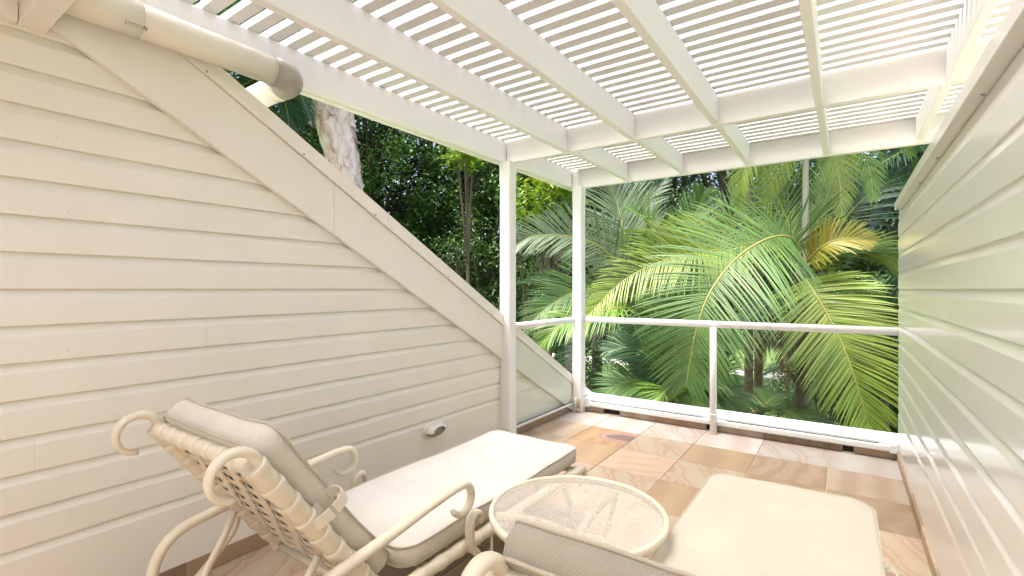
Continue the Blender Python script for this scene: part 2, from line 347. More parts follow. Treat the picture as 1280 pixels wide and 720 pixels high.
# ------------------------------------------------------------------ the setting
GZ = -2.9
tag(MB().add([(-700, -700, GZ), (700, -700, GZ), (700, 700, GZ), (-700, 700, GZ)], [(0, 1, 2, 3)]).build('ground', M['lawn']), kind='structure')
tag(MB().box(-40, 12, 25.6, 27.4, GZ - 0.1, GZ + 0.05, 0.01).build('path', M['path']), kind='structure')

# balcony floor: slab, then each sandstone tile
XL, XR = -2.55, 0.37
FY0, FY1 = -2.2, 4.905
floor = tag(MB().box(-2.75, 3.9, FY0 - 0.1, 5.02, -0.25, -0.006).build('floor', M['grout']), kind='structure')  # stretch beyond the glossy wall is unseen, added to cut green bounce from the lawn
GX = [-2.556, -2.07, -1.58, -1.09, -0.595, -0.10, 0.362]
GYs = [4.895, 4.405, 3.925, 3.435, 2.945, 2.455, 1.965, 1.475, 0.985, 0.495, 0.005, -0.485, -0.975, -1.465, -1.955]
kinds = {(0,0):'st_white',(0,1):'st_white',(0,2):'st_redring',(0,3):'st_white',(0,4):'st_redring',(0,5):'st_white',
         (1,0):'st_beige',(1,1):'st_eye',(1,2):'st_swirl',(1,3):'st_tan',(1,4):'st_brown',(1,5):'st_beige',
         (2,0):'st_beige',(2,1):'st_tan',(2,2):'st_band',(2,3):'st_swirl',(2,4):'st_tan',(2,5):'st_brown',
         (3,0):'st_tan',(3,1):'st_band',(3,2):'st_swirl',(3,3):'st_tan',(3,4):'st_band',(3,5):'st_swirl',
         (4,3):'st_beige',(4,5):'st_beige'}
rest = ['st_tan', 'st_tan', 'st_band', 'st_brown', 'st_beige', 'st_swirl']
for r_ in range(len(GYs) - 1):
    for c_ in range(6):
        x0, x1, y1, y0 = GX[c_], GX[c_+1], GYs[r_], GYs[r_+1]
        k = kinds.get((r_, c_)) or random.choice(rest)
        cx, cy = (x0+x1)/2, (y0+y1)/2; hx, hy = (x1-x0)/2 - 0.0022, (y1-y0)/2 - 0.0022
        hx -= random.uniform(0, 0.0012); hy -= random.uniform(0, 0.0012)
        o = MB().box(-hx, hx, -hy, hy, -0.02, 0.0, 0.0015).build('tile', M[k], floor, (cx, cy, random.uniform(-0.0012, 0.0012)))
        o.rotation_euler = (random.uniform(-1, 1)*0.0014, random.uniform(-1, 1)*0.0014, 0)

# stone skirtings
def skirting(label, segs, mk, cat='skirting', gaps=()):
    o = empty('stone_skirting', mk(0)[0])
    tag(o, label, cat)
    return o
def skirt_run(label, axis, fixed0, fixed1, cuts, h, mats):
    o = tag(empty('stone_skirting', ((fixed0+fixed1)/2, (cuts[0][0]+cuts[-1][1])/2, 0.001) if axis == 'y' else ((cuts[0][0]+cuts[-1][1])/2, (fixed0+fixed1)/2, 0.001)), label, 'skirting')
    L0 = o.location
    for i, (a, c) in enumerate(cuts):
        hh = h + random.uniform(-0.003, 0.003); dd = random.uniform(0, 0.003)
        mbx = MB()
        if axis == 'y': mbx.box(fixed0 - L0.x, fixed1 - L0.x + (dd if fixed0 < -1 else 0), a + 0.0015 - L0.y, c - 0.0015 - L0.y, 0.001, hh, 0.002)
        else: mbx.box(a + 0.0015 - L0.x, c - 0.0015 - L0.x, fixed0 - L0.y - dd, fixed1 - L0.y, 0.001, hh, 0.002)
        mbx.build('stone', M[mats[i % len(mats)]], o)
    return o
ys = [-0.98 + 0.49*i for i in range(10)]
skirt_run('brown sandstone skirting along the foot of the gabled board wall', 'y', -2.556, -2.538, [(ys[i], min(ys[i+1], 3.475)) for i in range(9) if ys[i] < 3.4], 0.084, ['st_brown', 'st_tan', 'st_brown'])
skirt_run('sandstone skirting under the narrow glass panel', 'y', -2.56, -2.525, [(3.60, 4.12), (4.12, 4.52), (4.52, 4.80)], 0.066, ['st_brown', 'st_tan', 'st_beige'])
skirt_run('orange sandstone skirting along the glossy board wall', 'y', 0.345, 0.364, [(-0.98 + 0.49*i, min(-0.49 + 0.49*i, 4.90)) for i in range(12)], 0.075, ['st_tan', 'st_band', 'st_swirl'])
skirt_run('sandstone kerb stones with drain slots under the long bottom rail', 'x', 4.905, 4.955, [(-2.40, -2.18), (-1.985, -1.60), (-1.60, -1.10), (-1.045, -0.603), (-0.603, -0.10), (-0.10, -0.008), (0.066, 0.343)], 0.058, ['st_beige', 'st_beige', 'st_tan', 'st_beige', 'st_brown', 'st_brown', 'st_tan'])
tag(MB().box(-2.42, 0.36, 4.957, 4.975, -0.005, 0.06).build('drain_channel', M['dark']), 'black drain slots behind the kerb stones under the long rail', 'drain')
tag(MB().box(-2.75, 0.75, 5.02, 5.38, -0.30, 0.105, 0.008).build('outer_ledge', M['render_white']), 'white outer ledge just beyond the long glass balustrade', 'ledge')
tag(MB().box(-2.75, 0.62, 4.975, 5.019, -0.30, 0.05).build('slab_edge', M['render_white']), 'white slab edge between the kerb stones and outer ledge', 'slab edge')

# ---- cladding boards (chamferboard): shadow line at the foot of each board, sloping top
PITCH = 0.139; Z0 = 1.37 - 9 * PITCH           # 0.119
def zlow(Y): return 2.39 - 0.551 * (Y - 0.492)
def ylow(z): return 0.492 + (2.39 - z) / 0.551
def zcap(Y): return 2.466 - 0.555 * (Y - 0.906)
def board_section(z0, z1, s):
    """(depth, z) profile; depth 0 = wall plane, positive towards the room; s = +1"""
    return [(-0.030, z0), (0.0105, z0 + 0.0), (0.0125, z0 + 0.002), (0.0125, z0 + 0.100), (0.0115, z0 + 0.103), (-0.009, z1 + 0.003), (-0.030, z1 + 0.003)]
gable = tag(empty('clad_wall', (XL, 2.0, 0)), 'cream weatherboard wall cut to a steep slope behind the loungers', 'wall')
zs = [0.085] + [Z0 + PITCH * k for k in range(1, 18)]
joint = {4: 0.47, 2: 0.98, 7: 1.07}
def left_board(z0, z1, ya, yb_cut):
    sec = board_section(z0, z1, 1); vs = []; n = len(sec)
    for d, z in sec: vs.append((d, ya - 2.0, z))
    for d, z in sec: vs.append((d, (yb_cut if yb_cut is not None else min(ylow(z) + 0.12, 5.30)) - 2.0, z))
    fs = [tuple(range(n)), tuple(range(2*n-1, n-1, -1))] + [(i, (i+1) % n, n+(i+1) % n, n+i) for i in range(n)]
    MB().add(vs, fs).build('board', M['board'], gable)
for k in range(len(zs) - 1):
    z0, z1 = zs[k], zs[k+1]
    if k == 0: z1 = zs[1] + 0.0
    if ylow(z0) < -0.5: break
    if z0 > 2.36: break
    if k == 0:
        MB().box(-0.014, 0.012, FY0 - 2.0, min(ylow(0.085) + 0.1, 5.3) - 2.0, 0.085, z1 + 0.004, 0.001).build('board', M['board'], gable); continue
    if k in joint:
        left_board(z0, z1, FY0, joint[k] - 0.0003); left_board(z0, z1, joint[k] + 0.0003, None)
    else: left_board(z0, z1, FY0, None)
MB().prism([(FY0 - 2.0, -0.25), (5.32 - 2.0, -0.25), (5.32 - 2.0, zcap(5.32)), (0.5 - 2.0, zcap(0.5)), (FY0 - 2.0, zcap(0.5))], 'x', -0.12, -0.0305).build('wall_core', M['board'], gable)
def slope_strip(name, f0, f1, x0, x1, ya, yb, mat, vert=False):
    """strip between two slope lines, between Y positions"""
    def P(f, Y): return (Y - 2.0, f(Y))
    poly = [P(f0, ya), P(f0, yb), P(f1, yb), P(f1, ya)]
    return MB().prism(poly, 'x', x0, x1).build(name, mat, gable)
for ya, yb in ((0.49, 1.752), (1.754, 5.31)):
    slope_strip('raking_trim', zlow, zcap, 0.0135, 0.046, ya, yb, M['trim'])
slope_strip('cap_lip', lambda Y: zcap(Y) + 0.004, lambda Y: zcap(Y) + 0.038, -0.02, 0.060, 0.62, 2.36, M['trim'])
slope_strip('cap_lip', lambda Y: zcap(Y) + 0.004, lambda Y: zcap(Y) + 0.038, -0.02, 0.0595, 2.363, 5.31, M['trim'])
slope_strip('cap_board', lambda Y: zcap(Y) + 0.039, lambda Y: zcap(Y) + 0.104, -0.12, 0.050, 0.62, 2.16, M['trim'])
slope_strip('cap_board', lambda Y: zcap(Y) + 0.039, lambda Y: zcap(Y) + 0.104, -0.12, 0.0495, 2.163, 5.31, M['trim'])
for Y in (1.05, 1.55, 2.05, 2.75, 3.3):
    zc = zcap(Y) + 0.016
    MB().tube([(0.059, Y - 2.0, zc), (0.0625, Y - 2.0, zc)], 0.006, 8).build('screw', M['screw'], gable)

nail = MB().tube([(0.0120, 0, 0), (0.0134, 0, 0)], 0.0021, 8).mesh('nail', M['nail'])
rn_ = random.Random(12)
for k in range(1, len(zs) - 1):
    for y_ in (0.55, 1.05, 1.5, 1.95, 2.4, 2.85, 3.3):
        if zs[k] < 2.3 and y_ < ylow(zs[k] + 0.1) - 0.05 and rn_.random() < 0.22:
            link('nail', nail, gable, (0, y_ - 2.0 + rn_.uniform(-0.02, 0.02), zs[k] + rn_.uniform(0.025, 0.04)))
glossw = tag(empty('clad_wall', (XR, 2.0, 0)), 'glossy cream weatherboard wall with flat cap, beside the second lounger', 'wall')
gz = [0.078] + [Z0 + PITCH * k for k in range(1, 14)]
for k in range(len(gz) - 1):
    z0, z1 = gz[k], gz[k+1]
    if k == 0:
        MB().box(-0.012, 0.014, FY0 - 2.0, 4.928 - 2.0, z0, z1 + 0.004, 0.001).build('board', M['gloss_board'], glossw); continue
    if z0 > 1.98: break
    z1 = min(z1, 2.0)
    sec = [(-(0.0125 - (0.0125 - d)*0.4), z) for d, z in board_section(z0, z1, 1)]
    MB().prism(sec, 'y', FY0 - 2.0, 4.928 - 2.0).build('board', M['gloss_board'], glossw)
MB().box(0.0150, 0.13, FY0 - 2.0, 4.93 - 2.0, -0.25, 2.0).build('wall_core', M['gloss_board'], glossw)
MB().box(-0.006, 0.136, 4.9305 - 2.0, 4.948 - 2.0, -0.2, 2.0, 0.002).build('end_board', M['gloss_board'], glossw)
MB().box(-0.034, 0.16, FY0 - 2.0, 4.975 - 2.0, 2.006, 2.066, 0.003).build('cap', M['gloss_board'], glossw)
for Y in (2.1, 3.0, 3.62):
    MB().tube([(-0.0035, Y - 2.0, 1.985), (-0.0135, Y - 2.0, 1.985)], 0.004, 8).build('screw', M['screw'], glossw)

# house behind the camera with the eave that shows in the upper corner
house = tag(empty('house_wall', (-1.1, FY0 - 0.1, 0)), 'cream house wall with header beams at the near end of the balcony', 'house')
MB().box(-1.65, 1.75, -0.10, 0.0, -0.25, 2.75).build('wall', M['board'], house)
yh = 0.42 - (FY0 - 0.1)
MB().box(-1.449, 1.75, yh, yh + 0.08, 2.352, 2.70, 0.003).build('eave_beam', M['trim'], house)
MB().box(-1.65, 1.75, yh - 0.85, yh - 0.0005, 2.42, 2.46).build('soffit', M['white'], house)  # unseen depth behind the beam is shaped to set how much light reaches the near end
MB().box(-1.436, -1.39, 0.1, yh - 0.002, 2.352, 2.4195, 0.002).build('wall_plate', M['trim'], house)

# ------------------------------------------------------------------ pergola
perg = tag(empty('pergola', (-1.0, 3.0, 0)), 'white timber pergola with closely spaced roof battens', 'pergola')
OX, OY = -1.0, 3.0
ZB, ZT = 2.515, 2.713
def pbox(name, x0, x1, y0, y1, z0, z1, c=0.003, mat='white'):
    return MB().box(x0-OX, x1-OX, y0-OY, y1-OY, z0, z1, c).build(name, M[mat], perg)
def post(x0, y0, w_, top):
    x1, y1 = x0 + w_, y0 + w_
    def ring(c, z): return [(x0-OX+c, y0-OY, z), (x1-OX-c, y0-OY, z), (x1-OX, y0-OY+c, z), (x1-OX, y1-OY-c, z), (x1-OX-c, y1-OY, z), (x0-OX+c, y1-OY, z), (x0-OX, y1-OY-c, z), (x0-OX, y0-OY+c, z)]
    lv = [(0.001, 0.002), (0.001, 0.16), (0.010, 0.20), (0.010, 2.30), (0.001, 2.345), (0.001, top)]
    vs = []; fs = []
    for c, z in lv: vs += ring(c, z)
    for i in range(len(lv)-1):
        for k in range(8): fs.append((i*8+k, i*8+(k+1) % 8, (i+1)*8+(k+1) % 8, (i+1)*8+k))
    fs.append(tuple(range(8))); fs.append(tuple((len(lv)-1)*8 + k for k in range(8)))
    p = MB().add(vs, fs).build('post', M['white'], perg)
    return p
p1 = post(-2.545, 3.480, 0.111, ZB - 0.007)
p2 = post(-2.500, 4.800, 0.110, ZB - 0.001)
MB().tube([(-2.46-OX, 3.4795-OY, 0.13), (-2.46-OX, 3.470-OY, 0.13)], 0.014, 8).build('bolt', M['white'], p1)
# beams along the wall side, doubled
pbox('beam', -2.575, -2.530, 0.46, 3.592, ZB, ZT)
pbox('beam', -2.575, -2.530, 3.668, 4.93, ZB, ZT)
pbox('beam', -2.628, -2.581, 0.46, 5.00, ZB - 0.004, ZT)
pbox('post_stub', -2.5745, -2.524, 3.594, 3.666, ZB + 0.001, ZT - 0.001)
# rafters
RX = [(-1.943, -1.896), (-1.365, -1.319), (-0.766, -0.720), (-0.150, -0.106), (0.464, 0.509), (1.02, 1.065)]
MY0, MY1 = 3.560, 3.606
FB0, FB1 = 4.920, 4.966
for x0, x1 in RX:
    pbox('rafter', x0, x1, 0.502, MY0 - 0.001, ZB + random.uniform(-0.004, 0.004), ZT)
    pbox('rafter', x0, x1, MY1 + 0.001, FB0 - 0.001, ZB + 0.02, ZT)
pbox('cross_beam', -2.523, 1.065, MY0, MY1, ZB - 0.006, ZT)
pbox('cross_beam', -2.523, 1.065, FB0, FB1, ZB - 0.005, ZT)
pbox('post_stub', -2.5225, -2.462, 4.845, 4.9195, ZB + 0.001, ZT - 0.001)
# battens
bme = MB().box(-1.65, 2.10, -0.031, 0.031, 0, 0.042, 0.002).mesh('batten', M['batten'])
k = 0; y = 1.928 - 0.106 * 13
while y < 5.0:
    if y > 0.53:
        o = link('batten', bme, perg, (random.uniform(-0.01, 0.01), y + random.uniform(-0.003, 0.003) - OY, ZT + 0.0005))
        o.rotation_euler = (random.uniform(-0.07, 0.07), random.uniform(-0.0006, 0.0006), random.uniform(-0.0012, 0.0012))
    y += 0.106

# ------------------------------------------------------------------ balustrade
bal = tag(empty('balustrade', (-1.05, 4.86, 0)), 'white balcony railing with long clear glass panels and a slim round post', 'balustrade')
bx, by = -1.05, 4.86
def btube(name, pts, r, parent=bal, n=16, mat='metal_white'):
    return MB().tube([(p[0]-bx, p[1]-by, p[2]) for p in pts], r, n).build(name, M[mat], parent)
def bbox(name, x0, x1, y0, y1, z0, z1, c=0.002, parent=bal, mat='metal_white'):
    return MB().box(x0-bx, x1-bx, y0-by, y1-by, z0, z1, c).build(name, M[mat], parent)
btube('handrail', [(-2.385, 4.885, 1.03), (0.357, 4.885, 1.03)], 0.033)
btube('baluster', [(-1.02, 4.83, 0.003), (-1.02, 4.83, 1.005)], 0.031)
btube('baluster_collar', [(-1.02, 4.83, 0.17), (-1.02, 4.83, 0.19)], 0.036)
btube('base_plate', [(-1.02, 4.83, 0.002), (-1.02, 4.83, 0.012)], 0.045, mat='rust')
bbox('bottom_rail', -2.385, 0.354, 4.868, 4.905, 0.064, 0.118, 0.012)
bbox('bottom_rail_lip', -2.386, 0.354, 4.906, 4.925, 0.062, 0.135)
for x0, x1 in ((-2.31, -1.13), (-0.915, 0.23)):
    g = bbox('glass_panel', x0, x1, 4.886, 4.892, 0.1185, 0.992, 0.0008, mat='glass')
    bbox('gasket', x0, x1, 4.882, 4.8855, 0.1185, 0.1245, 0, parent=g, mat='rubber')
for x in (-2.375, 0.30):
    bbox('rail_bracket', x, x + 0.05, 4.862, 4.867, 0.06, 0.125, 0.001)
bal2 = tag(empty('balustrade', (-2.5, 4.25, 0)), 'narrow glass railing panel between the two white posts', 'balustrade')
bx, by = -2.5, 4.25
btube('handrail', [(-2.497, 3.592, 1.024), (-2.497, 4.798, 1.024)], 0.032, bal2)
bbox('bottom_rail', -2.512, -2.484, 3.593, 4.797, 0.080, 0.105, 0.004, bal2)
g = bbox('glass_panel', -2.501, -2.495, 3.603, 4.787, 0.1055, 0.985, 0.0008, bal2, 'glass')
bbox('gasket', -2.494, -2.4905, 3.603, 4.787, 0.1055, 0.113, 0, g, 'rubber')
bbox('gasket', -2.4935, -2.4900, 3.595, 3.604, 0.1135, 0.985, 0, g, 'rubber')
# brackets at the foot of the corner post
for i, (x, y_, z) in enumerate(((-2.455, 4.793, 0.11), (-2.415, 4.792, 0.105), (-2.383, 4.845, 0.12))):
    btube('bracket', [(x, y_, z - 0.07), (x, y_ - 0.006, z), (x, y_, z + 0.05)], 0.014, bal2, 8, 'rust' if i == 1 else 'metal_white')
btube('bracket', [(-2.40, 4.79, 0.02), (-2.44, 4.785, 0.03)], 0.02, bal2, 8, 'rust')

# ------------------------------------------------------------------ drain pipe
pipe = tag(empty('drain_pipe', (-2.42, 1.0, 2.49)), 'fat cream plastic drain pipe with grey elbow under the pergola beam', 'pipe')
MB().tube([(0, -0.52, 0), (0, 0.335, 0)], 0.069, 24).build('pipe', M['pvc'], pipe)
MB().tube([(0, -0.53, 0), (0, -0.24, 0)], 0.0745, 24).build('socket', M['pvc'], pipe)
el = [(0, 0.33, 0)] + [(-0.10 + 0.10*math.cos(R(a)), 0.36 + 0.10*math.sin(R(a)), 0) for a in range(0, 91, 10)] + [(-0.13, 0.46, 0)]
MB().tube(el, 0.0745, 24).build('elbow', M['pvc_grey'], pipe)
MB().tube([(-0.128, 0.46, 0), (-0.20, 0.46, 0)], 0.0715, 24).build('coupling', M['pvc'], pipe)
MB().tube([(-0.198, 0.46, 0), (-0.75, 0.46, -0.01)], 0.067, 24).build('outlet_pipe', M['metal_white'], pipe)
pm = MB()
for i in range(9):
    a = R(-48 + (i % 2) * 2); yy = -0.30 + i * 0.0085 
    for s_ in range(2):
        aa = a + s_ * 0.12
        pm.box(0.0750*math.cos(aa) - 0.0005, 0.0750*math.cos(aa) + 0.0008, yy, yy + 0.0045, 0.0750*math.sin(aa), 0.0750*math.sin(aa) + 0.006)
pm.build('printed_mark', M['ink'], pipe)

# ------------------------------------------------------------------ bulkhead wall light
bl = tag(empty('wall_light', (XL + 0.0125, 2.62, 0.318)), 'small oval cream wall light with hooded ribbed cover low on the weatherboards', 'light')
def oval(w_, h_, d, n=28): return [(d, w_*math.copysign(abs(math.cos(2*math.pi*i/n))**0.75, math.cos(2*math.pi*i/n)), h_*math.copysign(abs(math.sin(2*math.pi*i/n))**0.75, math.sin(2*math.pi*i/n))) for i in range(n)]
def loft(rings, mat, name, parent):
    vs = []; fs = []; n = len(rings[0])
    for r_ in rings: vs += r_
    for i in range(len(rings)-1):
        for k in range(n): fs.append((i*n+k, i*n+(k+1) % n, (i+1)*n+(k+1) % n, (i+1)*n+k))
    fs.append(tuple((len(rings)-1)*n + k for k in range(n))); fs.append(tuple(range(n)))
    return MB().add(vs, fs, 0, True).build(name, mat, parent)
loft([oval(0.104, 0.058, 0.001), oval(0.106, 0.060, 0.012), oval(0.100, 0.055, 0.018)], M['trim'], 'base', bl)
m, t, b = new_mat('frosted_lamp_glass'); b.inputs['Base Color'].default_value = (0.30, 0.27, 0.22, 1); b.inputs['Roughness'].default_value = 0.3; M['frost'] = m
loft([oval(0.090, 0.044, 0.0185), oval(0.088, 0.042, 0.045), oval(0.070, 0.030, 0.062)], M['frost'], 'diffuser', bl)
hood = MB(); vs = []; fs = []; nn = 18
for j, (d, k2) in enumerate(((0.019, 1.0), (0.05, 1.0), (0.072, 0.86), (0.080, 0.6))):
    for i in range(nn + 1):
        a = math.pi * (-0.06 + 1.12 * i / nn)
        vs.append((d, 0.098*k2*math.cos(a), 0.052*k2*math.sin(a)))
for j in range(3):
    for i in range(nn): fs.append((j*(nn+1)+i, j*(nn+1)+i+1, (j+1)*(nn+1)+i+1, (j+1)*(nn+1)+i))
hd = hood.add(vs, fs, 0, True).build('hood', M['metal_white'], bl)
sm = hd.modifiers.new('thickness', 'SOLIDIFY'); sm.thickness = 0.003
for i in range(6):
    MB().tube([(0.024 + i*0.009, 0.1*math.cos(math.pi*q/12), 0.0535*math.sin(math.pi*q/12)) for q in range(1, 12)], 0.0016, 6).build('rib', M['trim'], hd)

# ------------------------------------------------------------------ round glass table
tb = tag(empty('side_table', (-0.86, 1.69, 0.001)), 'round cream side table with pebbled glass top between the two loungers', 'table')
TZ, TR = 0.50, 0.338
rimv = []
prof = [(-0.012, -0.022), (0.004, -0.022), (0.007, -0.010), (0.006, 0.003), (0.001, 0.008), (-0.007, 0.0085), (-0.012, 0.005), (-0.013, -0.006)]
N = 72; vs = []; fs = []
for i in range(N):
    a = 2*math.pi*i/N
    for dr, dz in prof: vs.append(((TR+dr)*math.cos(a), (TR+dr)*math.sin(a), TZ+dz))
P_ = len(prof)
for i in range(N):
    for k in range(P_): fs.append((i*P_+k, i*P_+(k+1) % P_, ((i+1) % N)*P_+(k+1) % P_, ((i+1) % N)*P_+k))
MB().add(vs, fs, 0, True).build('rim', M['frame'], tb)
g = MB(); vs = []; fs = []
for z in (TZ + 0.002, TZ - 0.004):
    vs += [((TR-0.0135)*math.cos(2*math.pi*i/N), (TR-0.0135)*math.sin(2*math.pi*i/N), z) for i in range(N)]
fs = [tuple(range(N)), tuple(range(2*N-1, N-1, -1))] + [(i, (i+1) % N, N+(i+1) % N, N+i) for i in range(N)]
g.add(vs, fs).build('glass_top', M['table_glass'], tb)
for q in range(3):
    a = R((212, 85, 330)[q]); ca, sa = math.cos(a), math.sin(a)
    pts = cr([(0.0*ca, 0, TZ-0.10), (0.16*ca, 0.16*sa, TZ-0.045), (0.318*ca, 0.318*sa, TZ-0.030)], 12)
    MB().tube(pts, 0.017, 8).build('support_bar', M['frame'], tb)
    pts = cr([(0.318*ca, 0.318*sa, TZ-0.030), (0.29*ca, 0.29*sa, 0.40), (0.18*ca, 0.18*sa, 0.24), (0.24*ca, 0.24*sa, 0.06), (0.30*ca, 0.30*sa, 0.008)], 22)
    MB().tube(pts, 0.012, 8).build('leg', M['frame'], tb)
MB().tube([(0.18*math.cos(2*math.pi*i/40), 0.18*math.sin(2*math.pi*i/40), 0.24) for i in range(40)], 0.008, 8, closed=True).build('ring_stretcher', M['frame'], tb)

# ------------------------------------------------------------------ loungers
def bamboo(pts, r, seg=0.075):
    """cast-metal bamboo: flared segments stacked along a path"""
    P = [Vector(p) for p in pts]; out = []; rad = []
    Ls = [0]
    for i in range(len(P)-1): Ls.append(Ls[-1] + (P[i+1]-P[i]).length)
    def ev(s):
        for i in range(len(P)-1):
            if s <= Ls[i+1] + 1e-9:
                f = (s - Ls[i]) / max(1e-9, Ls[i+1]-Ls[i]); return P[i].lerp(P[i+1], f)
        return P[-1]
    n = max(1, round(Ls[-1]/seg)); q = Ls[-1]/n
    for i in range(n):
        for f, k2 in ((0.0, 0.93), (0.03, 0.99), (0.28, 0.98), (0.50, 0.97), (0.66, 1.03), (0.78, 1.10), (0.94, 1.11), (0.985, 1.04)):
            out.append(ev((i+f)*q)); rad.append(r*k2)
    out.append(ev(Ls[-1])); rad.append(r*0.9)
    mb = MB(); mb.tube(out, rad, 16); return mb

def cushion_mesh(W, L, T, uvs, mats, bulge=0.012, seed=0, rc=0.07):
    """pad in local axes: x width, y length (0..L), z thickness; rounded plan corners, soft top"""
    rnd = random.Random(seed); nx, ny = 26, 48; vs = []; fs = []; ms = []
    def plan(u, v):                       # u in -1..1, v in 0..1 -> rounded rectangle
        x = u * W/2; y = v * L
        dx = abs(x) - (W/2 - rc); dy = abs(y - L/2) - (L/2 - rc)
        if dx > 0 and dy > 0:
            m_ = max(dx, dy); h = math.hypot(dx, dy); k2 = m_/h
            dx *= k2; dy *= k2
            x = math.copysign(W/2 - rc + dx, x); y = L/2 + math.copysign(L/2 - rc + dy, y - L/2)
        return x, y
    ph = [rnd.uniform(0, 6.28) for _ in range(6)]
    for side in (1, -1):
        for j in range(ny + 1):
            for i in range(nx + 1):
                u = -1 + 2*i/nx; v = j/ny
                u = math.sin(u*math.pi/2)*0.5 + u*0.5; v2 = 0.5 + 0.5*(math.sin((2*v-1)*math.pi/2)*0.5 + (2*v-1)*0.5)
                x, y = plan(u, v2)
                e = min((1 - abs(u))*W/2, min(v2, 1-v2)*L)
                b_ = bulge * (1 - math.exp(-e/0.06)) + 0.004*math.sin(3.1*v2*L + ph[4])*min(1, e/0.1)
                wob = 0.0035*math.sin(7*v2*L + ph[0] + 2*u)*math.sin(5*u + ph[1]) + 0.0025*math.sin(19*v2*L + ph[2])*math.sin(3*u+ph[3])
                z = side*(T/2 + b_) + wob * (1 if side > 0 else 0.4)
                vs.append((x, y, z + T/2))
    n1 = (nx+1)*(ny+1)
    for s_ in (0, 1):
        for j in range(ny):
            for i in range(nx):
                a = s_*n1 + j*(nx+1)+i
                f = (a, a+1, a+nx+2, a+nx+1); fs.append(f if s_ == 0 else f[::-1]); ms.append(0 if s_ == 0 else 2)
    ring = [i for i in range(nx+1)] + [(j)*(nx+1)+nx for j in range(1, ny+1)] + [ny*(nx+1)+i for i in range(nx-1, -1, -1)] + [j*(nx+1) for j in range(ny-1, 0, -1)]
    # boxing with a mid row so that the side is slightly round
    nb = len(vs); cxy = (0, L/2)
    for q in ring:
        p = Vector(vs[q]); p2 = Vector(vs[q+n1]); mid = (p+p2)/2
        d = Vector((mid.x, (mid.y - L/2)*W/L, 0)).normalized()
        mid += d*0.008 + Vector((0, 0, 0.003*math.sin(mid.y*31 + mid.x*17)))
        vs.append(tuple(mid))
    for a in range(len(ring)):
        b2 = (a+1) % len(ring)
        fs.append((ring[b2], ring[a], nb+a, nb+b2)); ms.append(1)
        fs.append((nb+b2, nb+a, ring[a]+n1, ring[b2]+n1)); ms.append(1)
    me = bpy.data.meshes.new('pad'); me.from_pydata(vs, [], fs)
    for m_ in mats: me.materials.append(m_)
    me.polygons.foreach_set('material_index', ms); me.polygons.foreach_set('use_smooth', [True]*len(fs))
    uv = me.uv_layers.new(name='UVMap')
    for pl in me.polygons:
        for li, vi in zip(pl.loop_indices, pl.vertices):
            x, y, z = vs[vi]
            uv.data[li].uv = (x, y) if ms[pl.index] != 1 else (x + y, z)
    bm = bmesh.new(); bm.from_mesh(me); bmesh.ops.recalc_face_normals(bm, faces=bm.faces); bm.to_mesh(me); bm.free()
    top = [Vector(vs[q]) for q in ring]; bot = [Vector(vs[q+n1]) for q in ring]
    return me, top, bot

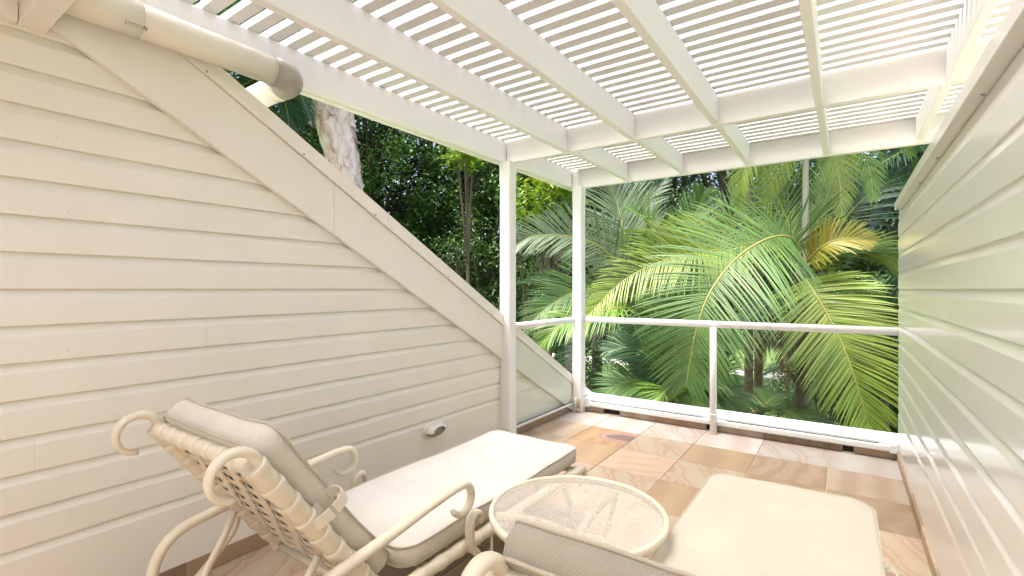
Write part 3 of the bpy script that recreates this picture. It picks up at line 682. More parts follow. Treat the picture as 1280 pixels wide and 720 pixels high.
def lounger(x, piv, ang, blen, foot, names, W=0.62, ady=0.0, adz=0.0):
    """chaise along +Y; piv = Y of the back hinge; ang = recline from horizontal"""
    fl, cl = names
    root = tag(empty('sun_lounger', (x, piv, 0.001)), fl, 'sun lounger', 'cream metal sun loungers')
    hw = W/2 + 0.015; HZ = 0.325; ca, sa = math.cos(R(ang)), math.sin(R(ang))
    def B(s, d=0.0): return (-ca*s + sa*d, HZ + sa*s + ca*d)      # point on the back line: (y, z)
    fr = M['frame']; FL = foot - piv
    for sx in (-1, 1):
        X = sx*hw
        # back rail + scroll
        y0, z0 = B(0); y1, z1 = B(blen)
        br = bamboo([(X, y0, z0), (X, y1, z1)], 0.031, 0.082).build('back_rail', fr, root)
        # scroll curls backwards (to -Y) and down
        rr = 0.062; tdir = math.degrees(math.atan2(sa, -ca))      # direction of travel
        c = (y1 - rr*sa*0.95, z1 - rr*ca*0.4)
        a0 = math.degrees(math.atan2(z1 - c[1], y1 - c[0]))
        pts = [(X, y1 + ca*0.03, z1 - sa*0.03)] + arc(c, rr, a0, a0 + 250, 24, X)
        rad = [0.019] + [0.019 - 0.009*i/24 for i in range(25)]
        MB().tube(pts, rad, 10, flat=(1.25, 0.85, (1, 0, 0))).build('scroll', fr, br)
        # side rail and its curled end
        bamboo([(X, -0.02, HZ - 0.02), (X, FL*0.55, HZ - 0.018), (X, FL - 0.03, HZ - 0.03)], 0.026, 0.11).build('side_rail', fr, root)
        MB().tube([(X, FL - 0.04, HZ - 0.03)] + arc((FL - 0.01, HZ - 0.075), 0.045, 90, -110, 14, X), [0.020 - 0.0006*i for i in range(16)], 10).build('rail_curl', fr, root)
        # arm: rear leg, long arm and front scroll in one bent tube, just outside the rail
        XA = sx*(hw + 0.045)
        ay = -0.36 + (ady if ang > 50 else 0)
        pts = cr([(XA, ay, 0.012), (XA, ay, 0.25), (XA, ay + 0.01, 0.40), (XA, ay + 0.075, 0.485), (XA, ay + 0.20, 0.515), (XA, 0.02 + ady*0.3, 0.548 + adz*0.5), (XA, 0.22 + ady*0.8, 0.574 + adz*0.8), (XA, 0.38 + ady, 0.592 + adz)], 60)
        pts += arc((0.43 + ady, 0.535 + adz), 0.058, 105, -150, 20, XA)
        n_ = len(pts); rad = [0.020]*(n_-21) + [0.019 - 0.0065*i/20 for i in range(21)]
        MB().tube(pts, rad, 12, flat=(1.12, 0.9, (1, 0, 0))).build('arm', fr, root)
        # front leg: small scroll at the top, S bend to the floor
        lp = arc((0.515 + ady, 0.415 + adz), 0.034, -30, 180, 12, XA) + cr([(XA, 0.478 + ady, 0.38 + adz), (XA, 0.49 + ady, 0.32), (XA, 0.545 + ady, 0.25), (XA, 0.555 + ady, 0.15), (XA, 0.54 + ady, 0.06), (XA, 0.545 + ady, 0.006)], 20)
        MB().tube(lp, [0.012 + 0.006*min(1, i/10) for i in range(len(lp))], 10, flat=(1.2, 0.9, (1, 0, 0))).build('leg', fr, root)
        MB().tube([(sx*(hw + 0.01), 0.60, HZ - 0.03), (sx*(hw + 0.01), 0.60, 0.006)], 0.0075, 8).build('leg_rod', fr, root)
        MB().tube(cr([(X, 0.49 + ady, HZ - 0.02), (XA, 0.50 + ady, HZ - 0.025)], 4), 0.012, 8).build('arm_lug', fr, root)
        # foot leg
        lp = cr([(X, FL - 0.22, HZ - 0.05), (X, FL - 0.19, 0.20), (X, FL - 0.13, 0.10), (X, FL - 0.14, 0.006)], 16)
        MB().tube(lp, 0.015, 10).build('leg', fr, root)
        # brace from back rail down to the rear leg
        by_, bz_ = B(0.26)
        MB().tube(cr([(X, by_, bz_ - 0.02), (X + sx*0.01, by_ - 0.03, bz_ - 0.12), (XA - sx*0.02, ay + 0.05, 0.22), (XA - sx*0.012, ay + 0.01, 0.12)], 18), 0.0125, 10).build('brace', fr, root)
        MB().tube(cr([(XA, by_ + 0.02, 0.53), (X, by_, bz_)], 4), 0.012, 8).build('hinge_lug', fr, root)
        MB().tube([(X + sx*0.026, by_, bz_), (X + sx*0.036, by_, bz_)], 0.008, 8).build('bolt', M['rust'], root)
    # cross bars
    y1, z1 = B(blen - 0.015); bamboo([(-hw, y1, z1), (hw, y1, z1)], 0.026, 0.078).build('top_bar', fr, root)
    MB().tube([(-hw, 0, HZ - 0.02), (hw, 0, HZ - 0.02)], 0.016, 10).build('hinge_bar', fr, root)
    MB().tube([(-hw, FL - 0.05, HZ - 0.03), (hw, FL - 0.05, HZ - 0.03)], 0.018, 10).build('foot_bar', fr, root)
    y2, z2 = B(0.30)
    st = [(-hw + 0.06, y2 - 0.02, z2 - 0.03)] + cr([(-hw + 0.07, y2 - 0.06, z2 - 0.10), (-hw + 0.10, y2 - 0.14, z2 - 0.20), (-hw + 0.16, y2 - 0.16, z2 - 0.225), (0, y2 - 0.16, z2 - 0.225), (hw - 0.16, y2 - 0.16, z2 - 0.225), (hw - 0.10, y2 - 0.14, z2 - 0.20), (hw - 0.07, y2 - 0.06, z2 - 0.10)], 40) + [(hw - 0.06, y2 - 0.02, z2 - 0.03)]
    MB().tube(st, 0.013, 10).build('back_stay', fr, root)
    MB().tube([(-hw - 0.04, ay + 0.015, 0.14), (hw + 0.04, ay + 0.015, 0.14)], 0.013, 10).build('stretcher', fr, root)
    # woven straps of the back
    def strap(pts, wv, nrm, name):
        # flat ribbon along pts
        vs = []; fs = []; P = [Vector(p) for p in pts]
        for i, p in enumerate(P):
            tt = (P[min(i+1, len(P)-1)] - P[max(i-1, 0)]).normalized(); s_ = tt.cross(Vector(nrm)).normalized(); n2 = s_.cross(tt)
            for a, b2 in ((-1, -1), (1, -1), (1, 1), (-1, 1)): vs.append(p + s_*(a*wv/2) + n2*(b2*0.002))
        for i in range(len(P)-1):
            for k2 in range(4): fs.append((i*4+k2, i*4+(k2+1) % 4, (i+1)*4+(k2+1) % 4, (i+1)*4+k2))
        fs.append((0, 1, 2, 3)); e = (len(P)-1)*4; fs.append((e+3, e+2, e+1, e))
        MB().add(vs, fs).build(name, fr, root)
    nrm = (0, sa, ca)
    nl, nc = 10, 9
    for i in range(nl):
        X = -hw + 0.055 + (2*hw - 0.11)*i/(nl-1)
        pts = []
        for q in range(45):
            s_ = 0.02 + (blen - 0.04)*q/44; d = 0.006*math.sin(math.pi*(s_/blen*nc + i)); yy, zz = B(s_, d); pts.append((X + 0.004*math.sin(s_*9 + i), yy, zz))
        strap(pts, 0.040, nrm, 'woven_strap')
    for j in range(nc):
        s0 = 0.05 + (blen - 0.10)*j/(nc-1); pts = []
        for q in range(37):
            X = -hw + 2*hw*q/36; d = -0.006*math.sin(math.pi*((X + hw - 0.055)/((2*hw-0.11)/(nl-1)) + j + 0.5)); yy, zz = B(s0, d); pts.append((X, yy, zz))
        strap(pts, 0.030, nrm, 'woven_strap')
    # seat straps
    for j in range(9):
        y_ = 0.06 + (FL - 0.16)*j/8
        MB().box(-hw, hw, y_ - 0.02, y_ + 0.02, HZ - 0.018, HZ - 0.012).build('seat_strap', fr, root)
    # cushion: a thing of its own
    T = 0.070
    cu = tag(empty('lounger_cushion', (x, piv, HZ + 0.012)), cl, 'cushion', 'cushions on the loungers')
    Wc = W if ang > 50 else W + 0.05
    me, top, bot = cushion_mesh(Wc, FL - 0.115, T, None, [M['canvas' if ang > 50 else 'canvas_beige'], M['canvas_side'], M['canvas_side']], 0.020, seed=int(abs(x)*100), rc=0.075 if ang > 50 else 0.11)
    y0 = 0.115 if ang > 50 else 0.125
    sp = link('seat_pad', me, cu, (0, y0, 0.012))
    for nm, ring in (('piping', top), ('piping', bot)):
        MB().tube(ring, 0.0042, 6, closed=True).build(nm, M['piping'], sp)
    me, top, bot = cushion_mesh(Wc, blen - 0.005, T + 0.005, None, [M['canvas'], M['canvas_side'] if ang > 50 else M['mesh_cloth'], M['canvas_side'] if ang > 50 else M['mesh_cloth']], 0.020, seed=5 + int(abs(x)*100), rc=0.055)
    bp_ = link('back_pad', me, cu)
    # local y along the back (upwards), local z = towards the sitter
    Yv = Vector((0, -ca, sa)); Zv = Vector((0, sa, ca)); Xv = Yv.cross(Zv)
    mat = Matrix(((Xv.x, Yv.x, Zv.x), (Xv.y, Yv.y, Zv.y), (Xv.z, Yv.z, Zv.z))).to_4x4()
    o_ = Vector((0, 0, -0.012)) + Yv*0.035 + Zv*0.030
    bp_.matrix_local = Matrix.Translation(o_) @ mat
    for ring in (top, bot):
        MB().tube(ring, 0.0046, 6, closed=True).build('piping', M['piping'], bp_)
    if ang > 50:
        MB().box(Wc/2 + 0.0085, Wc/2 + 0.0115, 0.06, 0.50, 0.030, 0.052, 0.001).build('zip_band', M['piping'], bp_)
        MB().box(Wc/2 + 0.0090, Wc/2 + 0.0125, 0.06, 0.50, 0.053, 0.066, 0.001).build('zip_flap', M['webbing'], bp_)
    return root, cu, B, hw, HZ
L1 = lounger(-1.615, 1.09, 53, 0.72, 2.60, ('cream cast metal lounger with bamboo-look rails and scroll arms by the gabled wall', 'plain cream canvas cushion on the lounger by the gabled wall'), ady=-0.07)
L2 = lounger(-0.225, 1.20, 47, 0.672, 2.65, ('cream metal lounger standing between the glass table and the glossy board wall', 'cream cushion with open-weave beige edging on the lounger by the glossy wall'), ady=-0.27, adz=-0.05)
# webbing loop round the first lounger's back rail, tie loop on the second seat cushion
def ribbon(pts, wv, side, name, mat, parent):
    P = [Vector(p) for p in pts]; S = Vector(side).normalized(); vs = []; fs = []
    for i, p in enumerate(P):
        tt = (P[min(i+1, len(P)-1)] - P[max(i-1, 0)]).normalized(); n2 = tt.cross(S).normalized()
        for a, b2 in ((-1, -1), (1, -1), (1, 1), (-1, 1)): vs.append(p + S*(a*wv/2) + n2*(b2*0.0012))
    for i in range(len(P)-1):
        for k2 in range(4): fs.append((i*4+k2, i*4+(k2+1) % 4, (i+1)*4+(k2+1) % 4, (i+1)*4+k2))
    fs.append((0, 1, 2, 3)); e = (len(P)-1)*4; fs.append((e+3, e+2, e+1, e))
    return MB().add(vs, fs).build(name, mat, parent)
root, cu, B, hw, HZ = L1
ca, sa = math.cos(R(53)), math.sin(R(53))
yb, zb = B(0.45)
lp = []
for i in range(25):
    a = 2*math.pi*i/24 * 0.97; q = 1.0 + 0.10*math.sin(3*a); dd = 0.062 + 0.060*q*math.sin(a)
    lp.append((hw + 0.022 + 0.036*q*math.cos(a), yb + dd*sa, zb + dd*ca - HZ - 0.012))
ribbon(lp, 0.040, (0, -ca, sa), 'tie_strap', M['webbing'], cu)
root, cu, B, hw, HZ = L2
ribbon(cr([(0.330, 0.93, 0.035), (0.358, 0.955, 0.045), (0.380, 0.945, 0.03), (0.385, 0.91, 0.0), (0.372, 0.885, -0.02), (0.335, 0.89, 0.0)], 24), 0.012, (0, 0.35, 1), 'tie_loop', M['webbing'], cu)

# ------------------------------------------------------------------ palms
def frond(parent, pts, L=0.55, n=46, mat='palm_mid', droop=0.5, width=0.028, roll=0.0, up=None, seed=0, fwd=0.75, vee=0.25, bare=0.08, r0=0.016, face=0.0):
    """pts: world control points from stalk base to tip"""
    rnd = random.Random(seed); o0 = parent.location; n = int(n*1.75); width *= 1.14; L *= 1.15
    P = cr(pts, 60); tot = sum((P[i+1]-P[i]).length for i in range(59))
    mid_ = P[30]; tc_ = Vector((-mid_.x, -mid_.y, H - mid_.z)).normalized()
    U = ((Vector(up) if up else Vector((0, 0, 1))) + tc_*face).normalized(); prev = None; fr_ = []
    for i in range(60):
        T = (P[min(i+1, 59)] - P[max(i-1, 0)]).normalized()
        if prev is None or (face > 0 and T.cross(U).length > 0.25):
            s_ = T.cross(U)
            if s_.length < 0.05: s_ = T.cross(Vector((0.3, 1, 0.2)))
            s_.normalize()
        else: s_ = (prev - T*prev.dot(T)).normalized()
        prev = s_; n_ = s_.cross(T)
        cs, sn = math.cos(roll), math.sin(roll)
        fr_.append((T, s_*cs + n_*sn, n_*cs - s_*sn))
    mb = MB(); G = Vector((0, 0, -1))
    for side in (-1, 1):
        for k in range(n):
            f = bare + (1 - bare) * (k + 0.5*rnd.random() + (0.25 if side > 0 else 0)) / n
            f = min(f, 0.995); i = min(int(f*59), 58); tt = f*59 - i
            p = P[i].lerp(P[i+1], tt); T, S, Nn = fr_[i]
            q = (f - bare)/(1 - bare)
            ln = L * (0.35 + 0.65*math.sin(math.pi*min(1, 0.12 + q*0.9))**0.7) * (1 - 0.45*q*q) * rnd.uniform(0.9, 1.1)
            d = (S*side*(1.0 - 0.35*q) + T*(fwd + 0.6*q*q)*rnd.uniform(0.85, 1.15) + Nn*vee*rnd.uniform(0.4, 1.5)).normalized()
            wv = width * rnd.uniform(0.8, 1.15) * (1 - 0.35*q)
            dr = droop * rnd.uniform(0.6, 1.4)
            ns = 5; pos = p.copy(); vs = []; fs = []
            wn = T.cross(d); wn = wn.normalized() if wn.length > 1e-4 else Nn
            broad = d.cross(wn).normalized()
            for a in range(ns + 1):
                g = a/ns; hw_ = wv/2 * (0.55 + 1.0*g if g < 0.35 else (1 - ((g-0.35)/0.65)**2.2)*0.9 + 0.02)
                fold = wn * (hw_*0.35)
                vs += [pos - broad*hw_ + fold, pos, pos + broad*hw_ + fold]
                d = (d + G*dr*(0.35 + g)/ns).normalized(); pos = pos + d*(ln/ns)
                broad = (broad - d*broad.dot(d)).normalized(); wn = broad.cross(d)
            for a in range(ns):
                b0 = a*3; fs += [(b0, b0+1, b0+4, b0+3), (b0+1, b0+2, b0+5, b0+4)]
            mb.add([v - o0 for v in vs], fs, 0, True)
    me = bpy.data.meshes.new('frond'); me.from_pydata(mb.v, [], mb.f); me.materials.append(M[mat]); me.polygons.foreach_set('use_smooth', mb.sm)
    o = link('frond', me, parent)
    MB().tube([p - o0 for p in P], [r0*(1 - 0.85*i/59) + 0.0015 for i in range(60)], 6).build('rachis', M['rachis'], o)
    return o
def palm(label, crown, base_r=0.10, trunk='palm_trunk', lean=(0.0, 0.0), shaft=0.6, gz=GZ):
    c = Vector(crown); b_ = Vector((c.x + lean[0], c.y + lean[1], gz))
    root = tag(empty('palm_tree', b_), label, 'palm', 'palms beyond the railing')
    h = c.z - gz
    pts = cr([(0, 0, -0.05), (-lean[0]*0.3, -lean[1]*0.3, h*0.4), (c.x - b_.x, c.y - b_.y, h)], 40)
    rad = [base_r*(1.25 - 0.35*i/39)*(1.0 + (0.06 if i % 2 else 0)) for i in range(40)]
    MB().tube(pts, rad, 14).build('trunk', M[trunk], root)
    if shaft:
        MB().tube([(c.x - b_.x, c.y - b_.y, h - shaft*0.1), (c.x - b_.x, c.y - b_.y, h + shaft*0.5), (c.x - b_.x, c.y - b_.y, h + shaft)], [base_r*1.05, base_r*0.95, base_r*0.4], 12).build('crownshaft', M['crownshaft' if trunk == 'crownshaft' else 'palm_trunk'], root)
    return root, c
def radial(root, c, az, el, length, bend, seed, **kw):
    """generic frond leaving crown c at azimuth az, elevation el, bending down"""
    d = Vector((math.cos(R(az))*math.cos(R(el)), math.sin(R(az))*math.cos(R(el)), math.sin(R(el)))); p = Vector(c); pts = [p.copy()]
    for i in range(5):
        d = (d + Vector((0, 0, -1))*bend/5).normalized(); p = p + d*length/5; pts.append(p.copy())
    return frond(root, pts, seed=seed, **kw)

# palm A: fronds hang round the middle of the opening
rA, cA = palm('palm with broad arching fronds hanging over the middle of the long railing', at(1003, 352, 6.6), 0.085, shaft=0.3)
frond(rA, [cA + Vector((0, 0, .15)), at(992, 300, 6.4), at(964, 297, 6.1), at(925, 319, 5.9), at(892, 358, 5.7), at(873, 402, 5.6), at(862, 455, 5.6), at(858, 480, 5.6)], 1.0, 74, 'palm_mid', 0.40, 0.026, seed=1, fwd=0.32, face=2.2, vee=0.1)
frond(rA, [cA + Vector((0, 0, .1)), at(1018, 366, 6.3), at(1046, 416, 6.0), at(1069, 474, 5.8), at(1089, 545, 5.7)], 0.80, 54, 'palm_lime', 0.30, 0.034, seed=2, fwd=0.45, face=2.0)
frond(rA, [cA + Vector((0, 0, .15)), at(955, 305, 6.8), at(900, 312, 6.8), at(871, 317, 6.7), at(832, 325, 6.7), at(779, 351, 6.6), at(733, 396, 6.5)], 0.80, 64, 'palm_lime', 0.55, 0.026, seed=3, fwd=0.45, face=1.8)
frond(rA, [cA + Vector((0, 0, .15)), at(1030, 318, 6.8), at(1062, 309, 6.8), at(1100, 318, 6.7), at(1135, 345, 6.6)], 0.62, 40, 'palm_lime', 0.7, 0.032, seed=4, face=1.0)
frond(rA, [cA, at(1028, 335, 6.5), at(1050, 362, 6.3), at(1066, 395, 6.2), at(1072, 425, 6.2)], 0.32, 30, 'palm_lime', 0.3, 0.04, seed=5)
frond(rA, [cA + Vector((0, 0, .2)), at(1028, 308, 6.2), at(1056, 298, 6.1), at(1092, 301, 6.0)], 0.36, 26, 'palm_yellow', 0.5, 0.030, seed=6, face=2.0)
frond(rA, [cA + Vector((0, 0, .2)), at(990, 290, 7.0), at(968, 240, 7.2), at(948, 205, 7.4), at(905, 195, 7.6)], 0.68, 46, 'palm_bright', 0.5, 0.028, seed=7, face=1.5)
frond(rA, [cA + Vector((0, 0, .2)), at(1018, 290, 7.3), at(1036, 240, 7.6), at(1056, 195, 7.8), at(1072, 160, 7.9)], 0.55, 48, 'palm_bright', 0.35, 0.026, seed=8, fwd=1.2)
frond(rA, [cA + Vector((0, 0, .2)), at(1040, 290, 7.4), at(1090, 240, 7.7), at(1140, 215, 8.0)], 0.75, 46, 'palm_dark', 0.6, 0.032, seed=9, face=1.5)
frond(rA, [cA, at(960, 380, 6.6), at(925, 410, 6.5), at(893, 455, 6.4)], 0.6, 40, 'palm_dark', 0.6, 0.03, seed=10)
frond(rA, [cA, at(1060, 375, 7.2), at(1110, 400, 7.2), at(1150, 450, 7.1)], 0.62, 40, 'palm_mid', 0.5, 0.032, seed=12)
for i, az in enumerate((40, 80, 130, 150, 100)):
    radial(rA, cA + Vector((0, 0, .2)), az, 30 + 12*(i % 3), 2.3, 1.1, 40 + i, L=0.62, n=40, mat=('palm_mid', 'palm_dark')[i % 2], droop=0.6, width=0.034)

for i, az in enumerate((-70, -140)):
    radial(rA, cA - Vector((0, 0, .1)), az, -15, 1.5, 2.6, 55 + i, L=0.34, n=30, mat='palm_dead', droop=1.2, width=0.022)
frond(rA, [cA - Vector((0, 0, .1)), at(990, 385, 6.4), at(982, 430, 6.4), at(985, 485, 6.4)], 0.30, 26, 'palm_dead', 1.0, 0.02, seed=58)

# palm B: behind the corner post
rB, cB = palm('palm with greyish upright fronds behind the white corner post', at(812, 400, 8.4), 0.09)
frond(rB, [cB, at(790, 350, 8.0), at(755, 312, 7.8), at(715, 296, 7.7), at(665, 296, 7.6), at(632, 318, 7.6)], 0.72, 54, 'palm_grey', 0.40, 0.030, seed=21, face=2.0)
frond(rB, [cB, at(795, 345, 8.6), at(780, 290, 8.8), at(768, 245, 9.0), at(748, 215, 9.0)], 0.95, 50, 'palm_grey', 0.5, 0.032, seed=22, fwd=0.8, face=2.0)
frond(rB, [cB, at(820, 340, 8.4), at(818, 300, 8.0), at(806, 275, 7.6), at(790, 265, 7.2)], 0.75, 48, 'palm_bright', 0.35, 0.030, seed=23, face=1.5)
frond(rB, [cB, at(835, 345, 8.6), at(855, 300, 8.6), at(872, 262, 8.6), at(880, 240, 8.5)], 0.66, 48, 'palm_mid', 0.2, 0.030, seed=24, fwd=1.0, face=2.0)
frond(rB, [cB, at(770, 365, 8.0), at(730, 362, 7.8), at(690, 380, 7.6), at(655, 412, 7.5)], 0.72, 50, 'palm_mid', 0.5, 0.030, seed=25, face=1.5)
frond(rB, [cB, at(780, 385, 7.6), at(740, 392, 7.4), at(700, 408, 7.2), at(668, 440, 7.2)], 0.62, 44, 'palm_bright', 0.7, 0.030, seed=26, face=1.0)
frond(rB, [cB, at(860, 350, 9.0), at(905, 290, 9.4), at(935, 235, 9.7), at(925, 205, 9.8)], 0.80, 48, 'palm_mid', 0.4, 0.032, seed=27, face=1.5)
frond(rB, [cB, at(805, 330, 9.4), at(800, 270, 9.8), at(830, 225, 10)], 0.8, 40, 'palm_dark', 0.4, 0.036, seed=28)
frond(rB, [cB, at(760, 410, 7.9), at(720, 440, 7.8), at(700, 480, 7.8)], 0.6, 36, 'palm_dark', 0.5, 0.034, seed=29)
for i, az in enumerate((20, 75, 140, 175, 215)):
    radial(rB, cB, az, 35 + 10*(i % 3), 2.6, 1.0, 60 + i, L=0.7, n=42, mat=('palm_mid', 'palm_dark', 'palm_grey')[i % 3], droop=0.5, width=0.036)

# palm C: low feathery palm by the glass
rC, cC = palm('low feathery palm spreading just below the long handrail', at(838, 500, 6.8), 0.06, shaft=0.15)
frs = [((838, 440), (828, 400), (800, 370)), ((850, 450), (880, 425), (915, 430)), ((820, 455), (790, 435), (757, 440)), ((845, 430), (860, 390), (880, 365)),
       ((815, 480), (780, 478), (745, 500)), ((862, 485), (895, 490), (925, 520)), ((830, 470), (808, 440), (790, 400)), ((856, 470), (885, 465), (910, 480))]
for i, f_ in enumerate(frs):
    frond(rC, [cC] + [at(px_, py_, 6.7 - 0.15*(j+1)*(1 if i % 2 else -0.6)) for j, (px_, py_) in enumerate(f_)], 0.55, 44, ('palm_mid', 'palm_mid', 'palm_dark', 'palm_mid')[i % 4], 0.40, 0.024, seed=80 + i, face=1.2)
frond(rC, [cC, at(845, 492, 6.5), at(835, 486, 6.1), at(822, 500, 5.9)], 0.6, 36, 'palm_bright', 0.35, 0.026, seed=95)
rG, cG = palm('short palm with dark fronds at the foot of the slim round post', at(948, 520, 7.2), 0.06, shaft=0.15)
for i in range(6):
    radial(rG, cG, 60*i + 10, 30 + 15*(i % 2), 1.2, 1.2, 100 + i, L=0.45, n=34, mat=('palm_dark', 'palm_mid')[i % 2], droop=0.5, width=0.024)
rK, cK = palm('dark low palm tucked against the end of the glossy wall', at(1105, 470, 8.2), 0.07, shaft=0.2)
for i in range(11):
    radial(rK, cK, 33*i + 5, 35 + 14*(i % 3), 2.0, 1.1, 130 + i, L=0.6, n=36, mat=('palm_dark', 'palm_mid', 'palm_dark')[i % 3], droop=0.5, width=0.032)

# palm D: right, its crown hidden by the wall; palm E: tall pale stem
rD, cD = palm('palm with long dark drooping fronds above the end of the glossy wall', at(1215, 165, 8.2), 0.09)
for i, f_ in enumerate([((1150, 180), (1085, 215), (1030, 265), (1000, 320)), ((1160, 215), (1110, 265), (1060, 330)), ((1150, 150), (1090, 160), (1050, 200), (1025, 250)),
                        ((1180, 230), (1140, 300), (1115, 390)), ((1160, 190), (1110, 225), (1075, 270)), ((1190, 250), (1160, 330), (1130, 430))]):
    frond(rD, [cD] + [at(px_, py_, 8.1 - 0.1*j + 0.25*(i % 3)) for j, (px_, py_) in enumerate(f_)], 0.72, 50, 'palm_dark' if i != 2 else 'palm_mid', 0.75, 0.036, seed=160 + i)
for i in range(7):
    radial(rD, cD, 51*i, 40, 2.8, 1.3, 170 + i, L=0.7, n=42, mat=('palm_dark', 'palm_mid')[i % 2], droop=0.6, width=0.036)
rE, cE = palm('tall palm with a slender pale stem rising behind the arching fronds', at(1007, 120, 6.75), 0.042, 'crownshaft', shaft=0.3)
for i, f_ in enumerate([((985, 130), (955, 165), (930, 215), (925, 260)), ((1030, 125), (1060, 155), (1085, 205), (1092, 250)), ((998, 140), (985, 175), (970, 215), (958, 250)),
                        ((1020, 140), (1040, 185), (1050, 230), (1052, 275)), ((1050, 110), (1100, 140), (1140, 195)), ((960, 120), (910, 150), (880, 205))]):
    frond(rE, [cE] + [at(px_, py_, 6.75 - 0.1*j*(1 if i % 2 else -0.8)) for j, (px_, py_) in enumerate(f_)], 0.46, 34, ('palm_lime', 'palm_bright', 'palm_lime')[i % 3], 0.5, 0.022, seed=190 + i, face=1.4, fwd=0.9)
for i in range(6):
    radial(rE, cE + Vector((0, 0, .25)), 60*i + 20, 50, 2.0, 0.9, 200 + i, L=0.7, n=42, mat=('palm_mid', 'palm_dark')[i % 2], droop=0.6, width=0.036)
for q, (px_, fw) in enumerate(((936, 9.4), (948, 9.9))):
    rS, cS = palm(('slim brown palm stem showing through the long glass behind the low palms', 'thinner palm stem standing close behind the slim brown palm stem')[q], at(px_, 40 - 30*q, fw), 0.07, shaft=0.3)
    for i in range(7):
        radial(rS, cS, 51*i + 20*q, 40, 2.4, 1.4, 260 + 10*q + i, L=0.6, n=38, mat=('palm_mid', 'palm_dark')[i % 2], droop=0.6, width=0.034)
# palm F: glimpsed over the sloping wall beside the paperbark
rF, cF = palm('palm with dark fronds glimpsed above the sloping wall under the drain pipe', at(333, 95, 8.6), 0.06, 'crownshaft', shaft=0.4)
for i, f_ in enumerate([((320, 85), (290, 80), (262, 95)), ((350, 95), (372, 110), (388, 150)), ((345, 105), (358, 135), (362, 175)), ((315, 100), (295, 115), (280, 150)), ((330, 70), (310, 60), (285, 75))]):
    frond(rF, [cF] + [at(px_, py_, 8.5 - 0.1*j) for j, (px_, py_) in enumerate(f_)], 0.55, 46, 'palm_dark' if i else 'palm_mid', 0.7, 0.028, seed=220 + i)
for i in range(6):
    radial(rF, cF, 60*i + 15, 45, 2.2, 1.2, 230 + i, L=0.6, n=40, mat='palm_dark', droop=0.6, width=0.034)
inf = MB(); rnd = random.Random(3)
b0 = Vector(at(340, 140, 8.4)) - rF.location
for i in range(26):
    a = rnd.uniform(0, 6.28); d = Vector((math.cos(a), math.sin(a), 0))*rnd.uniform(0.05, 0.22)
    inf.tube(cr([b0, b0 + d*0.7 + Vector((0, 0, -0.12)), b0 + d + Vector((0, 0, -rnd.uniform(0.35, 0.62)))], 8), 0.007, 5)
inf.build('flower_strings', M['palm_yellow'], rF)

# ------------------------------------------------------------------ broadleaf trees
def leaf_cloud(mb, centre, radius, n, size, rnd, squash=0.8, o0=Vector((0, 0, 0))):
    for _ in range(n):
        while True:
            q = Vector((rnd.uniform(-1, 1), rnd.uniform(-1, 1), rnd.uniform(-1, 1)))
            if q.length < 1: break
        q = q * (0.55 + 0.45*q.length)
        p = centre + Vector((q.x*radius, q.y*radius, q.z*radius*squash)) - o0
        a, e = rnd.uniform(0, 6.283), rnd.uniform(-0.9, 0.5)
        d = Vector((math.cos(a)*math.cos(e), math.sin(a)*math.cos(e), math.sin(e)))
        s_ = d.cross(Vector((rnd.uniform(-.4, .4), rnd.uniform(-.4, .4), 1))).normalized(); l = size*rnd.uniform(0.7, 1.3); h = l*0.24
        up = s_.cross(d)*h*0.35
        b = len(mb.v)
        mb.v += [tuple(p), tuple(p + d*l*0.45 + s_*h + up), tuple(p + d*l), tuple(p + d*l*0.45 - s_*h + up)]
        mb.f.append((b, b+1, b+2, b+3))
def tree(label, base, height, crown_r, mat, seed, size=0.11, clumps=60, per=130, trunk_r=0.12, low=0.3, bark_='bark', clump_r=0.55, name='tree', lean=(0, 0), stems=1, group='trees of the dark wood'):
    rnd = random.Random(seed); b_ = Vector(base)
    root = tag(empty(name, b_), label, 'tree', group)
    tr = MB(); top = Vector((lean[0], lean[1], height*0.92))
    path = cr([(0, 0, -0.1), (lean[0]*0.2 + rnd.uniform(-.1, .1), lean[1]*0.2, height*0.3), (lean[0]*0.6 + rnd.uniform(-.2, .2), lean[1]*0.6 + rnd.uniform(-.2, .2), height*0.62), top], 24)
    tr.tube(path, [trunk_r*(1.15 - 0.95*i/23) + 0.01 for i in range(24)], 10)
    crown = MB()
    for k in range(clumps):
        f = low + (1 - low)*rnd.random()**0.9
        a = rnd.uniform(0, 6.283); rr = crown_r * math.sqrt(rnd.random()) * (0.55 + 0.45*math.sin(math.pi*min(1, (f - low)/(1 - low)*0.85 + 0.15)))
        j = path[min(23, int(f*0.9*23))]
        c = Vector((j.x + math.cos(a)*rr, j.y + math.sin(a)*rr, height*f + rnd.uniform(-.2, .3)))
        if k % 3 == 0:
            j2 = path[max(2, min(23, int((f*0.9 - 0.12)*23)))]
            tr.tube(cr([j2, j2.lerp(c, 0.5) + Vector((0, 0, -0.1)), c], 7), [trunk_r*0.30*(1 - 0.8*i/6) + 0.006 for i in range(7)], 5)
        leaf_cloud(crown, c, clump_r*rnd.uniform(0.7, 1.25), int(per*rnd.uniform(0.6, 1.3)), size, rnd)
    tr.build('trunk', M[bark_], root)
    me = bpy.data.meshes.new('crown'); me.from_pydata(crown.v, [], crown.f); me.materials.append(M[mat])
    link('crown', me, root)
    return root
def gp(x, fw):
    p = at(x, 361, fw); return (p.x, p.y, GZ)
